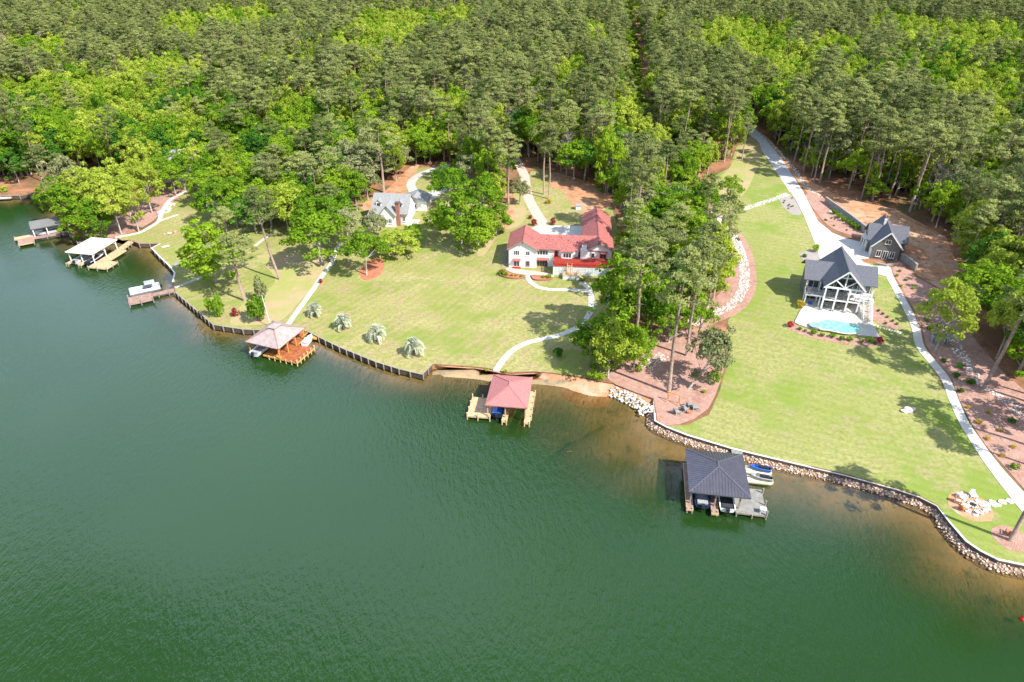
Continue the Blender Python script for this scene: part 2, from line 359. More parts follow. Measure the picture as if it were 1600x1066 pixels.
# lake bed: slopes away from the shore, follows the beach where there is one
bx = np.arange(-190, 120, 1.5); by = np.arange(10, 230, 1.5)
GP = np.array([(x, y) for x in bx for y in by]); dS = shore_d(GP); inl = np.array([in_poly(x, y, LAND) if d < 40 else False for (x, y), d in zip(GP, dS)])
dB = seg_dist(GP, beach_top)
keep = (dS < 34) & (~inl | (dS < 1.6))
zb = np.where(dB < dS + .5, .72 - .30 * dS, -.25 - .10 * dS); zb = np.where(inl, -.4, zb)
zb = np.maximum(zb, -4.0)
ny = len(by); idx = -np.ones(len(GP), int); mb = MB(); idx[keep] = np.arange(keep.sum())
vs = [(x, y, z) for (x, y), z, k in zip(GP, zb, keep) if k]; fs = []
for i in range(len(bx) - 1):
    for j in range(ny - 1):
        q = [i * ny + j, (i + 1) * ny + j, (i + 1) * ny + j + 1, i * ny + j + 1]
        if all(keep[a] for a in q): fs.append(tuple(int(idx[a]) for a in q))
mb.add(vs, fs, 'bed'); mb.build('lake_bed', None, True, kind='structure')
# beach strip
bt = smooth(beach_top, 1.2); B = []
wls = smooth(wl, 1.0); wa = np.array([p[:2] for p in wls])
mb = MB(); rows = []
for p in bt:
    d = np.linalg.norm(wa - p[:2], axis=1); q = wa[d.argmin()]; v = (q - p[:2]); L = np.linalg.norm(v); v = v / (L + 1e-6)
    L = max(L, .8); rows.append([(p[0] - v[0] * .6, p[1] - v[1] * .6, 1.06), (p[0], p[1], .93), (p[0] + v[0] * L * .35, p[1] + v[1] * L * .35, .45), (*(p[:2] + v * L), .0), (*(p[:2] + v * (L + 2)), -.62), (*(p[:2] + v * (L + 3)), -1.5)])
for a, b in zip(rows[:-1], rows[1:]):
    for k in range(5): mb.add([a[k], b[k], b[k + 1], a[k + 1]], [(3, 2, 1, 0)], 'sand')
mb.build('beach', None, True, kind='structure')

# water surface
def water():
    m = bpy.data.materials.new('lake_water'); m.use_nodes = True; MATS['lake_water'] = m; n = m.node_tree.nodes; l = m.node_tree.links; n.clear()
    o = n.new('ShaderNodeOutputMaterial'); g = n.new('ShaderNodeNewGeometry'); at = n.new('ShaderNodeAttribute'); at.attribute_name = 'shallow'
    z = n.new('ShaderNodeTexNoise'); z.inputs['Scale'].default_value = .028; z.inputs['Detail'].default_value = 3; l.new(g.outputs['Position'], z.inputs['Vector'])
    cx = n.new('ShaderNodeMixRGB'); cx.inputs[1].default_value = (.010, .040, .0095, 1); cx.inputs[2].default_value = (.019, .054, .010, 1); l.new(z.outputs[0], cx.inputs[0])
    d = n.new('ShaderNodeBsdfDiffuse'); l.new(cx.outputs[0], d.inputs[0])
    t = n.new('ShaderNodeBsdfTransparent'); t.inputs[0].default_value = (.86, .82, .66, 1)
    z2 = n.new('ShaderNodeTexNoise'); z2.inputs['Scale'].default_value = .13; z2.inputs['Detail'].default_value = 4; l.new(g.outputs['Position'], z2.inputs['Vector'])
    a1 = n.new('ShaderNodeMath'); a1.operation = 'MULTIPLY_ADD'; a1.inputs[1].default_value = .55; l.new(z2.outputs[0], a1.inputs[0]); a1.inputs[2].default_value = -.27
    a2 = n.new('ShaderNodeMath'); a2.operation = 'ADD'; l.new(a1.outputs[0], a2.inputs[0]); l.new(at.outputs['Fac'], a2.inputs[1])
    a3 = n.new('ShaderNodeMath'); a3.operation = 'MULTIPLY'; a3.use_clamp = True; l.new(a2.outputs[0], a3.inputs[0])
    mr = n.new('ShaderNodeMapRange'); mr.inputs[1].default_value = 0; mr.inputs[2].default_value = .25; mr.inputs[3].default_value = 0; mr.inputs[4].default_value = 1; l.new(at.outputs['Fac'], mr.inputs[0]); l.new(mr.outputs[0], a3.inputs[1])
    m1 = n.new('ShaderNodeMixShader'); l.new(a3.outputs[0], m1.inputs[0]); l.new(d.outputs[0], m1.inputs[1]); l.new(t.outputs[0], m1.inputs[2])
    gl = n.new('ShaderNodeBsdfGlossy'); gl.inputs['Roughness'].default_value = .06
    fr = n.new('ShaderNodeFresnel'); fr.inputs['IOR'].default_value = 1.42
    # ripples: two crossing wind-blown noises
    def rip(sc, rot, st, scale):
        mpp = n.new('ShaderNodeMapping'); mpp.inputs['Rotation'].default_value = (0, 0, rot); mpp.inputs['Scale'].default_value = (1, st, 1); l.new(g.outputs['Position'], mpp.inputs['Vector'])
        q = n.new('ShaderNodeTexNoise'); q.inputs['Scale'].default_value = sc; q.inputs['Detail'].default_value = 3; q.inputs['Roughness'].default_value = .55; q.inputs['Distortion'].default_value = .25; l.new(mpp.outputs[0], q.inputs['Vector']); return q.outputs[0]
    r1 = rip(1.5, R(40), .4, 1); r2 = rip(3.4, R(15), .5, 1)
    ad = n.new('ShaderNodeMath'); ad.operation = 'MULTIPLY_ADD'; l.new(r2, ad.inputs[0]); ad.inputs[1].default_value = .4; l.new(r1, ad.inputs[2])
    gn = n.new('ShaderNodeTexNoise'); gn.inputs['Scale'].default_value = .022; gn.inputs['Detail'].default_value = 2; l.new(g.outputs['Position'], gn.inputs['Vector'])
    gr = n.new('ShaderNodeMapRange'); gr.inputs[1].default_value = .35; gr.inputs[2].default_value = .65; gr.inputs[3].default_value = .25; gr.inputs[4].default_value = 1; l.new(gn.outputs[0], gr.inputs[0])
    bp = n.new('ShaderNodeBump'); bp.inputs['Distance'].default_value = .15; cal = n.new('ShaderNodeMath'); cal.operation = 'MULTIPLY_ADD'; cal.inputs[1].default_value = -.85; cal.inputs[2].default_value = 1.0; l.new(at.outputs['Fac'], cal.inputs[0]); cm_ = n.new('ShaderNodeMath'); cm_.operation = 'MULTIPLY'; l.new(cal.outputs[0], cm_.inputs[0]); l.new(gr.outputs[0], cm_.inputs[1]); l.new(cm_.outputs[0], bp.inputs['Strength']); l.new(ad.outputs[0], bp.inputs['Height'])
    for q in (gl, fr, d): l.new(bp.outputs[0], q.inputs['Normal'])
    m2 = n.new('ShaderNodeMixShader'); l.new(fr.outputs[0], m2.inputs[0]); l.new(m1.outputs[0], m2.inputs[1]); l.new(gl.outputs[0], m2.inputs[2]); l.new(m2.outputs[0], o.inputs[0])
water()
xs = np.concatenate([np.arange(-1500, -240, 60), np.arange(-240, 130, 3), np.arange(130, 320, 20)]); ys = np.concatenate([np.arange(-800, 0, 40), np.arange(0, 240, 3), np.arange(240, 300, 20)])
WP = np.array([(x, y) for x in xs for y in ys]); dW = seg_dist(WP, SHORE)
cx_, cy_ = un(960, 690, 0); rr = np.hypot((WP[:, 0] - cx_), (WP[:, 1] - cy_))
klen = 5.0 + 12 * np.exp(-(rr / 22) ** 2) + 5.5 * np.exp(-(np.hypot(WP[:, 0] - 62, WP[:, 1] - 66) / 25) ** 2)
sh = 1.0 * np.exp(-(dW / klen) ** 1.3); sh[np.array([in_poly(x, y, LAND) for x, y in WP])] = 1.0
ny = len(ys); mb = MB(); mb.add([(x, y, 0) for x, y in WP], [(i * ny + j, (i + 1) * ny + j, (i + 1) * ny + j + 1, i * ny + j + 1) for i in range(len(xs) - 1) for j in range(ny - 1)], 'lake_water')
wo_ = mb.build('lake_water', None, kind='structure'); at = wo_.data.attributes.new('shallow', 'FLOAT', 'POINT'); at.data.foreach_set('value', sh)
# opaque deep floor so that the clear margin never looks through
MB().box(-1500, 320, -800, 300, -6.2, -6, 'bed').build('deep_lake_bed', None, kind='structure')

# ------------------------------------------------------------------ ground cover patches
def gp(pts): return [g2(p) for p in pts]
def shore_px(a, b): return SHORE_PX[SHORE_PX.index(a):SHORE_PX.index(b) + 1]
LAWN_L = shore_px((206, 376), (251, 381)) + shore_px((237, 388), (935, 597)) + [(950, 590), (950, 560), (965, 510), (972, 460), (972, 400), (962, 345), (950, 305), (900, 285), (862, 268), (835, 262), (800, 305), (770, 330), (745, 300), (700, 262), (655, 262), (630, 285),
          (600, 300), (560, 318), (500, 322), (440, 300), (380, 300), (345, 288), (325, 285), (290, 300), (262, 325), (242, 350), (214, 364), (184, 371), (190, 376)]
LAWN_R = shore_px((1041, 667.6), (1700, 910)) + [(1690, 880), (1620, 815), (1590, 785), (1560, 745), (1528, 700), (1500, 655), (1482, 620), (1462, 585), (1436, 545), (1426, 510), (1405, 470), (1390, 435), (1378, 415),
          (1300, 400), (1282, 390), (1270, 365), (1255, 335), (1238, 305), (1225, 270), (1200, 230), (1182, 208), (1166, 208), (1150, 232), (1140, 262), (1105, 282), (1062, 292), (1085, 320), (1122, 338), (1143, 362), (1158, 395), (1165, 430), (1160, 470),
          (1138, 500), (1134, 530), (1138, 565), (1124, 612), (1108, 648), (1075, 664)]
def clean(poly):  # drop points closer than .3 m to the last
    out = []
    for p in poly:
        if not out or math.dist(p, out[-1]) > .3: out.append(p)
    return out
def land_inset(px_pts):
    out = []
    S = set(SHORE_PX)
    for p in px_pts:
        q = un(*p, 1.0) if p in S else g2(p); out.append((q[0] + .10, q[1] + .22) if p in S else q)
    return clean(out)
sheet('lawn', land_inset(LAWN_L), 'lawn', .03, 3.0, skirt=False, kind='structure')
sheet('lawn', land_inset(LAWN_R), 'lawn_right', .03, 3.0, skirt=False, kind='structure')
def patch(name, px, mat, off, step=2.0): return sheet(name, clean([p[:2] for p in smooth(gp(px) + [g2(px[0])], 1.2)][:-1]), mat, off, step, kind='structure')
mulch_px = [(1021, 624), (990, 613), (962, 602), (948, 592), (962, 570), (985, 553), (1000, 530), (1035, 508), (1080, 515), (1108, 512), (1130, 532), (1133, 565), (1128, 590), (1117, 620), (1106, 640), (1085, 655), (1062, 664), (1041, 666), (1027, 658)]
sheet('mulch_bed', [(x + .05, y + .15) for x, y in gp(mulch_px)], 'mulch', .06, 2, kind='structure')
sheet('mulch_bed', gp([(1393, 421), (1407, 447), (1427, 481), (1440, 506), (1447, 540), (1466, 566), (1487, 592), (1499, 625), (1517, 660), (1539, 695), (1577, 738), (1627, 795), (1700, 850), (1700, 705), (1640, 640), (1575, 590), (1535, 545), (1500, 500), (1470, 455), (1430, 432), (1405, 407)]), 'mulch', .05, 3, kind='structure')
sheet('clay_yard', gp([(1260, 300), (1300, 330), (1352, 362), (1412, 355), (1412, 400), (1432, 430), (1470, 452), (1500, 495), (1530, 470), (1490, 400), (1478, 370), (1400, 328), (1310, 306), (1250, 275), (1200, 215), (1185, 205), (1196, 222)]), 'clay', .04, 3, kind='structure')
patch('mulch_bed', [(1258, 306), (1273, 330), (1300, 357), (1343, 371), (1349, 364), (1325, 347), (1300, 328), (1283, 310), (1266, 300)], 'mulch', .08)
patch('mulch_bed', [(1217, 311), (1236, 306), (1252, 333), (1240, 336), (1224, 324)], 'white_gravel', .06)
patch('mulch_bed', [(1249, 398), (1262, 391), (1274, 391), (1280, 404), (1270, 410), (1255, 407)], 'white_gravel', .06)
patch('mulch_bed', [(1361, 474), (1375, 484), (1395, 500), (1409, 513), (1396, 515), (1372, 505), (1360, 495)], 'mulch', .06)
patch('mulch_bed', [(1228, 512), (1236, 506), (1265, 517), (1300, 524), (1345, 529), (1372, 528), (1382, 535), (1372, 541), (1340, 541), (1290, 533), (1250, 523)], 'mulch', .06)
patch('mulch_bed', [(560, 427), (575, 408), (595, 404), (600, 415), (592, 432), (570, 438)], 'orange_mulch', .06)
patch('mulch_bed', [(805, 575 - 232), (800, 300), (775, 300), (770, 345), (780, 362), (800, 352)], 'clay', .06)
patch('clay_yard', [(860, 268), (905, 280), (950, 300), (950, 325), (905, 330), (880, 300), (858, 290)], 'clay', .05)
patch('clay_yard', [(560, 322), (600, 300), (640, 262), (655, 258), (640, 285), (630, 303), (600, 312), (575, 330)], 'clay', .05)
patch('clay_yard', [(150, 378), (190, 368), (235, 348), (262, 322), (300, 292), (330, 275), (300, 268), (240, 300), (200, 330), (160, 350), (130, 370)], 'mulch', .04)
patch('clay_yard', [(400, 400), (450, 395), (500, 405), (510, 425), (470, 470), (440, 500), (400, 508), (360, 505), (385, 470), (430, 440)], 'clay', .035).data.materials[0] = ground_mat('worn_lawn', [(.38, .31, .17), (.30, .31, .10), (.45, .30, .2)], [(.12, .42, .6), (.2, .52, .68)])
patch('worn_grass', [(1115, 285), (1140, 262), (1152, 238), (1168, 215), (1185, 222), (1190, 245), (1180, 270), (1165, 300), (1140, 322), (1118, 325), (1095, 305)], 'worn_lawn', .055)
patch('worn_grass', [(800, 300), (812, 292), (818, 310), (822, 335), (812, 352), (790, 360), (778, 366), (770, 380), (755, 400), (745, 395), (775, 360)], 'worn_lawn', .045)
def disc(px, py, r, mat, off, name):
    x, y, z = G(px, py); n = 28; rg = random.Random(int(px)); pts = [(x + r * (1 + .05 * rg.uniform(-1, 1)) * math.cos(2 * math.pi * i / n), y + r * (1 + .05 * rg.uniform(-1, 1)) * math.sin(2 * math.pi * i / n)) for i in range(n)]
    return sheet(name, pts, mat, off, 1.5, kind='structure')
disc(1516, 792, 3.0, 'sand', .06, 'fire_pit_bed'); disc(1580, 842, 2.4, 'mulch', .06, 'mulch_bed')
disc(501, 442.5, .9, 'clay', .06, 'mulch_bed')

# paths and drives
path('gravel_road', [(1150, 180), (1167, 197, 3.8), (1185, 216, 4.4), (1206, 243, 4.6), (1226, 272, 4.3), (1245, 301, 4.0)], 4.2, 'gravel', .05)
sheet('concrete_driveway', gp([(1236, 302), (1254.5, 300), (1265.6, 321), (1278, 346), (1300, 364), (1319, 372), (1347, 379), (1357, 390), (1358, 404), (1344, 405), (1349, 411), (1368, 417.5), (1381, 414), (1392, 419), (1384, 432), (1340, 420), (1281, 405), (1273.5, 381), (1256, 337), (1243, 312)]), 'concrete', .09, 2, kind='structure')
path('concrete_path', [(1386.5, 418, 1.4), (1390, 432), (1401, 453), (1420, 488), (1431, 514), (1437.7, 542), (1458, 568), (1477.6, 593.6), (1490, 625.5), (1506, 660.6), (1528.6, 695.7, 1.8), (1553, 730, 2.1), (1588, 772, 2.6), (1625, 812, 3.0), (1690, 860, 3.2)], 1.6, 'concrete', .10, slab=1)
path('garden_path', [(534, 379), (527, 387), (517.4, 412.6), (503, 432), (492, 449), (469.5, 480), (452.6, 504), (447, 512)], 1.15, 'concrete', .08, slab=1)
path('garden_path', [(824, 431), (829.5, 441.8), (841, 449.4), (858, 452.8), (892, 453.4), (919, 455)], 1.1, 'concrete', .08, slab=1)
path('garden_path', [(905, 443), (913, 444.5), (920, 451), (923.5, 462), (924, 474), (921.5, 489.6), (908.6, 507), (888, 519), (860, 528), (830, 534), (805, 545), (786, 563), (775, 580)], 1.25, 'concrete', .085, slab=1)
path('driveway', [(805, 248), (815, 265), (820, 277), (822, 294.5), (827, 312.5), (838, 333), (850, 352)], 3.0, 'pink_paving', .06)
MATS['pink_paving'].name = 'paving'
sheet('courtyard', gp([(829.5, 357.4), (839.6, 353), (912, 353.4), (920, 366), (905, 380), (860, 380), (836, 372)]), 'concrete', .09, 2, kind='structure')
path('driveway', [(720, 258), (705, 259), (688, 262), (664, 270), (649, 278), (642, 288), (646, 300)], 2.8, 'asphalt_pale', .06)
sheet('driveway', gp([(634, 303), (655, 297), (664, 304), (692, 291), (704, 288), (706, 293), (658, 325), (648, 322)]), 'asphalt_pale', .09, 2, kind='structure')
path('gravel_path', [(180, 371.5), (199, 368), (216.6, 364.6), (233, 356), (248, 346), (251, 337), (256, 326), (268, 311), (289, 300.6), (317.7, 286), (330, 279)], 1.2, 'concrete', .07)
path('gravel_path', [(249, 346), (262, 341), (278.5, 335.7)], .8, 'concrete', .06)
path('garden_path', [(274, 450), (291, 443), (313, 434), (335, 426)], 1.0, 'asphalt_pale', .07)
path('garden_path', [(398, 385), (412, 374), (428, 364)], 1.0, 'asphalt_pale', .07)
path('power_line_clearing', [(974, 0), (978, 20), (985, 80), (994, 150), (1003, 215)], 9.0, 'shade_toned_grass', .05)
path('driveway', [(1042, 287), (1055, 305), (1068, 322)], 2.4, 'clay', .05)

# ------------------------------------------------------------------ stones
rS = random.Random(8)
def ico():
    t = (1 + 5 ** .5) / 2; v = [(-1, t, 0), (1, t, 0), (-1, -t, 0), (1, -t, 0), (0, -1, t), (0, 1, t), (0, -1, -t), (0, 1, -t), (t, 0, -1), (t, 0, 1), (-t, 0, -1), (-t, 0, 1)]
    f = [(0, 11, 5), (0, 5, 1), (0, 1, 7), (0, 7, 10), (0, 10, 11), (1, 5, 9), (5, 11, 4), (11, 10, 2), (10, 7, 6), (7, 1, 8), (3, 9, 4), (3, 4, 2), (3, 2, 6), (3, 6, 8), (3, 8, 9), (4, 9, 5), (2, 4, 11), (6, 2, 10), (8, 6, 7), (9, 8, 1)]
    return [Vector(p).normalized() for p in v], f
ICV, ICF = ico()
def stone(mb, x, y, z, s, mat, flatz=.65):
    q = Matrix.Rotation(rS.uniform(0, 6.28), 3, 'Z') @ Matrix.Rotation(rS.uniform(-.5, .5), 3, 'X'); sc = Vector((s * rS.uniform(.7, 1.3), s * rS.uniform(.7, 1.2), s * flatz * rS.uniform(.8, 1.2)))
    mb.add([Vector((x, y, z)) + q @ Vector([a * b * rS.uniform(.78, 1.15) for a, b in zip(v, sc)]) for v in ICV], ICF, mat, rS.random())
def riprap(pts, w, rows, size, mat, z0, z1, name, side=-1, gapf=1.0):
    P = smooth(pts, .55); mb = MB()
    for i, p in enumerate(P[:-1]):
        d = P[i + 1] - p; d = d / (np.linalg.norm(d) + 1e-9); n = np.array([d[1], -d[0]]) * side
        for r in range(rows):
            t = (r + rS.uniform(.1, .9)) / rows; q = p + n * w * t + d * rS.uniform(-.3, .3)
            if rS.random() < gapf: stone(mb, q[0], q[1], z0 + (z1 - z0) * t + rS.uniform(-.06, .08), size * rS.uniform(.6, 1.25), mat)
    return mb.build(name, None, False, True, kind='stuff', label=None) if False else mb.build(name, None, False, True, kind='stuff')
RB = shore_part((1021, 623), (1700, 910))
# direction of travel is left to right, the lake lies to the right-hand side of it
riprap(RB, 1.2, 6, .19, 'rock_pink', .50, -.15, 'riprap_stones', side=1)
_P = smooth(RB, 1.0); mb = MB()
for _i in range(len(_P) - 1):
    _q = []
    for _j in (_i, _i + 1):
        _d = _P[min(_j + 1, len(_P) - 1)] - _P[max(_j - 1, 0)]; _d = _d / np.linalg.norm(_d); _n = np.array([_d[1], -_d[0]]); _q.append((_P[_j], _n))
    mb.add([(*(_q[0][0]), .45), (*(_q[0][0] + _q[0][1] * 1.4), -.35), (*(_q[1][0] + _q[1][1] * 1.4), -.35), (*(_q[1][0]), .45)], [(0, 1, 2, 3)], 'riprap_base')
mb.build('rubble_slope', None, kind='structure')
riprap([un(*p, 1.0) for p in [(958, 604), (975, 609), (992, 617), (1008, 626), (1019, 634), (1022, 646)]], 2.4, 6, .27, 'rock_white', .95, .15, 'riprap_stones', side=1)
def stone_ribbon(px, w, size, mat, dens, name='creek_stones'):
    P = smooth([g2(p) for p in px], .5); mb = MB()
    for i, p in enumerate(P[:-1]):
        d = P[i + 1] - p; d = d / (np.linalg.norm(d) + 1e-9); n = np.array([d[1], -d[0]])
        for r in range(dens):
            q = p + n * w * rS.uniform(-.5, .5); stone(mb, q[0], q[1], hgt(*q) + .06, size * rS.uniform(.55, 1.3), mat)
    mb.build(name, None, False, True, kind='stuff')
creek = [(1098, 318), (1110, 333), (1124, 345), (1138, 360), (1150, 378), (1159, 400), (1163, 425), (1161, 450), (1148, 472), (1125, 486), (1100, 495), (1078, 508)]
cpts = [(x - .8, y) for x, y in [g2(p) for p in creek]]
Pc, Lc, Rc = ribbon_poly(cpts, 7.0)
sheet('creek_bed', clean([tuple(p) for p in Lc[::2]] + [tuple(p) for p in Rc[::-2]]), 'mulch', .07, 2, kind='structure')
stone_ribbon(creek, 2.2, .23, 'rock_white', 8)
stone_ribbon([(1120, 343), (1146, 333), (1175, 323), (1205, 313), (1232, 303)], 1.8, .2, 'rock_white', 9)
stone_ribbon([(1470, 500), (1490, 535), (1505, 560), (1520, 585), (1545, 610), (1575, 630), (1610, 660)], 2.2, .24, 'rock_white', 3)
stone_ribbon([(1188, 208), (1215, 235), (1240, 262), (1258, 290), (1285, 310)], 1.2, .2, 'rock_white', 2)
stone_ribbon([(1300, 330), (1318, 342), (1340, 352)], 1.5, .2, 'rock_white', 4)
stone_ribbon([(1012, 575), (1025, 562), (1037, 553)], 2.6, .22, 'rock_white', 5)
stone_ribbon([(268, 318), (259, 328), (254, 334)], 3.0, .3, 'rock_white', 5)
stone_ribbon([(1362, 507), (1385, 515), (1410, 522)], .8, .2, 'rock_white', 3)

# ------------------------------------------------------------------ sea walls
def wall_strip(mb, pts, w, z0, z1, mat, off=0.0):
    P = [np.array(p[:2]) for p in pts]; ns = []
    for i in range(len(P)):
        d = P[min(i + 1, len(P) - 1)] - P[max(i - 1, 0)]; d = d / (np.linalg.norm(d) + 1e-9); ns.append(np.array([-d[1], d[0]]))
    a = [p + n * (off) for p, n in zip(P, ns)]; b = [p + n * (off - w) for p, n in zip(P, ns)]
    for i in range(len(P) - 1):
        q = [a[i], a[i + 1], b[i + 1], b[i]]; vs = [(*p, z0) for p in q] + [(*p, z1) for p in q]
        mb.add(vs, [(0, 1, 2, 3), (7, 6, 5, 4), (0, 4, 5, 1), (1, 5, 6, 2), (2, 6, 7, 3), (3, 7, 4, 0)], mat)
t = thing('seawall', 'curving dark seawall with pale concrete cap along the right lawn shore', 'seawall')
PR = shore_part((1021, 623), (1700, 910)); PR = [(x, y) for x, y in PR]
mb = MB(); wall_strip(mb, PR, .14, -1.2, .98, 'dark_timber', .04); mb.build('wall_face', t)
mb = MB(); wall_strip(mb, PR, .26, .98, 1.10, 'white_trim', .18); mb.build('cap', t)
def timber_wall(pts, label, cap_mat='weathered_post', post_every=1.8, zt=1.1, planks=True):
    t = thing('retaining_wall', label, 'retaining wall')
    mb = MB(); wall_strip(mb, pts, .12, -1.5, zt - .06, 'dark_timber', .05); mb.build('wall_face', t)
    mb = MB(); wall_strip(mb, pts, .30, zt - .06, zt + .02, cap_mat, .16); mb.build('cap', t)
    P = smooth_lin(pts, post_every); pm = MB().box(-.1, .1, -.1, .1, -1.4, zt + .10, 'weathered_post').mesh('post')
    for i, (x, y, dx, dy) in enumerate(P):
        o = link('post', pm, t); o.location = (x + dy * .22, y - dx * .22, 0); o.rotation_euler = (0, 0, math.atan2(dy, dx))
    return t
def smooth_lin(pts, step):
    out = []
    for a, b in zip(pts[:-1], pts[1:]):
        L = math.dist(a, b); n = max(1, int(L / step)); d = ((b[0] - a[0]) / L, (b[1] - a[1]) / L)
        for k in range(n): out.append((a[0] + (b[0] - a[0]) * k / n, a[1] + (b[1] - a[1]) * k / n, *d))
    return out
timber_wall(shore_part((430, 517), (675, 570)), 'long dark timber retaining wall with posts below the palm lawn')
timber_wall(shore_part((274, 457), (430, 517)), 'timber retaining wall between the pontoon pier and the cupola boathouse')
timber_wall(shore_part((251, 381), (270, 441)), 'pale capped retaining wall curving along the small left cove', 'white_trim', 3)
timber_wall(shore_part((206, 376), (251, 381)), 'reddish timber retaining wall at the head of the small left cove', 'grey_red_plank', 2)
timber_wall(shore_part((88, 330), (180, 374)), 'low timber retaining wall under the leafy left grove', 'weathered_post', 3)
timber_wall(shore_part((-200, 300), (80, 306)), 'low reddish retaining wall of the far left lawn', 'grey_red_plank', 3)

# ------------------------------------------------------------------ houses
def gable_roof(mb, x0, x1, y0, y1, axis, ze, zr, mat, th=.16):
    """two sloping slabs; the ridge runs along axis"""
    if axis == 'y':
        xm = (x0 + x1) / 2
        for a, b in ((x0, xm), (x1, xm)): mb.ext([(a, y0, ze), (b, y0, zr), (b, y0, zr + th), (a, y0, ze + th)], (0, y1 - y0, 0), mat)
    else:
        ym = (y0 + y1) / 2
        for a, b in ((y0, ym), (y1, ym)): mb.ext([(x0, a, ze), (x0, b, zr), (x0, b, zr + th), (x0, a, ze + th)], (x1 - x0, 0, 0), mat)
    return mb
def gable_block(mb, x0, x1, y0, y1, axis, z0, ze, zr, mat):
    """walls with pointed ends"""
    if axis == 'y':
        xm = (x0 + x1) / 2; mb.ext([(x0, y0, z0), (x1, y0, z0), (x1, y0, ze), (xm, y0, zr), (x0, y0, ze)], (0, y1 - y0, 0), mat)
    else:
        ym = (y0 + y1) / 2; mb.ext([(x0, y0, z0), (x0, y1, z0), (x0, y1, ze), (x0, ym, zr), (x0, y0, ze)], (x1 - x0, 0, 0), mat)
    return mb
def window(parent, x, z, w_, h_, y, frame='white_trim', pane='glass', bars=1, face='front', name='window', sill=True):
    """framed window set on a wall: face front = looks to -y at plane y; left/right = plane x=y"""
    f = MB(); d = .07; b = .09
    def put(a0, a1, z0, z1, d0, d1, mat, m):
        if face == 'front': m.box(a0, a1, y - d1, y - d0, z0, z1, mat)
        elif face == 'left': m.box(y - d1, y - d0, a0, a1, z0, z1, mat)
        else: m.box(y + d0, y + d1, a0, a1, z0, z1, mat)
    put(x - w_ / 2, x + w_ / 2, z + h_ - b, z + h_, -.02, d, frame, f); put(x - w_ / 2, x + w_ / 2, z, z + b, -.02, d, frame, f)
    put(x - w_ / 2, x - w_ / 2 + b, z + b, z + h_ - b, -.02, d, frame, f); put(x + w_ / 2 - b, x + w_ / 2, z + b, z + h_ - b, -.02, d, frame, f)
    for i in range(1, bars + 1):
        xx = x - w_ / 2 + w_ * i / (bars + 1); put(xx - .04, xx + .04, z + b, z + h_ - b, -.02, d - .01, frame, f)
    o = f.build(name, parent)
    p = MB(); put(x - w_ / 2 + b, x + w_ / 2 - b, z + b, z + h_ - b, -.02, .02, pane, p); p.build('pane', o)
    if sill:
        q = MB(); put(x - w_ / 2 - .08, x + w_ / 2 + .08, z - .08, z - .003, -.02, .13, frame, q); q.build('sill', o)
    return o
def rail(mb, a, b, z, h, mat, n=None, solid=False):
    a = Vector((*a, z)); b = Vector((*b, z)); L = (b - a).length
    mb.bar(a + Vector((0, 0, h)), b + Vector((0, 0, h)), .12, .08, mat); mb.bar(a + Vector((0, 0, .12)), b + Vector((0, 0, .12)), .06, .08, mat)
    n = n or max(2, int(L / .28))
    for i in range(n + 1):
        p = a.lerp(b, i / n); mb.bar(p + Vector((0, 0, .12)), p + Vector((0, 0, h)), .06 if i % 6 else .12, .06 if i % 6 else .12, mat)

# ---- white house with red roof
hz = hgt(10, 150); WZ = 2.2
H = thing('white_house', 'long white two storey house with red shingle roof and bright red deck rail', 'house', (-0.78, 150.9, WZ), R(-4.6))
EZ = 7.2 - WZ; RZ = 9.2 - WZ
mb = MB(); gable_block(mb, 0, 6.7, 0, 9.6, 'y', -1, EZ, RZ, 'white_paint'); mb.build('wall', H)
mb = MB(); mb.box(6.7, 18.2, .9, 8.2, -1, EZ, 'white_paint'); mb.build('wall', H)
mb = MB(); gable_block(mb, 18.2, 24.6, .5, 23.0, 'y', -1, EZ, RZ, 'white_paint'); mb.build('wall', H)
mb = MB(); gable_roof(mb, -.5, 7.2, -.45, 9.9, 'y', EZ - .2, RZ + .05, 'red_shingle'); mb.build('roof', H)
mb = MB(); gable_roof(mb, 3.2, 21.6, .35, 8.7, 'x', EZ - .15, RZ - .02, 'red_shingle', .14); r2 = mb.build('roof', H)
mb = MB(); gable_roof(mb, 17.6, 25.2, .1, 23.5, 'y', EZ - .2, RZ + .08, 'red_shingle'); mb.build('roof', H)
mb = MB()
for (x0, x1, y) in ((-.5, 7.2, -.47), (17.6, 25.2, .08)):
    xm = (x0 + x1) / 2
    for xe in (x0, x1): MB().bar((xe, y, EZ - .16), (xm, y, RZ + .1), .06, .22, 'weathered_post').build('barge_board', H)
    box('ridge_end', H, 'dark_timber', xm - .14, xm + .14, y - .1, y + .35, RZ - .32, RZ + .02)
for (x, y0, y1, z) in ((3.35, -.5, 9.9, RZ + .19), (21.4, .05, 23.5, RZ + .22)): box('ridge_cap', H, 'dark_red_cap', x - .1, x + .1, y0, y1, z - .03, z + .05)
for x_, y_ in ((9.0, 3.1), (12.6, 3.6), (16.4, 2.6), (14.2, 2.9)): MB().tube([(x_, y_, EZ - .15 + (y_ - .35) * .48 - .1), (x_, y_, EZ - .15 + (y_ - .35) * .48 + .45)], [.09, .09], 'dark_timber', 7).build('roof_vent', H)
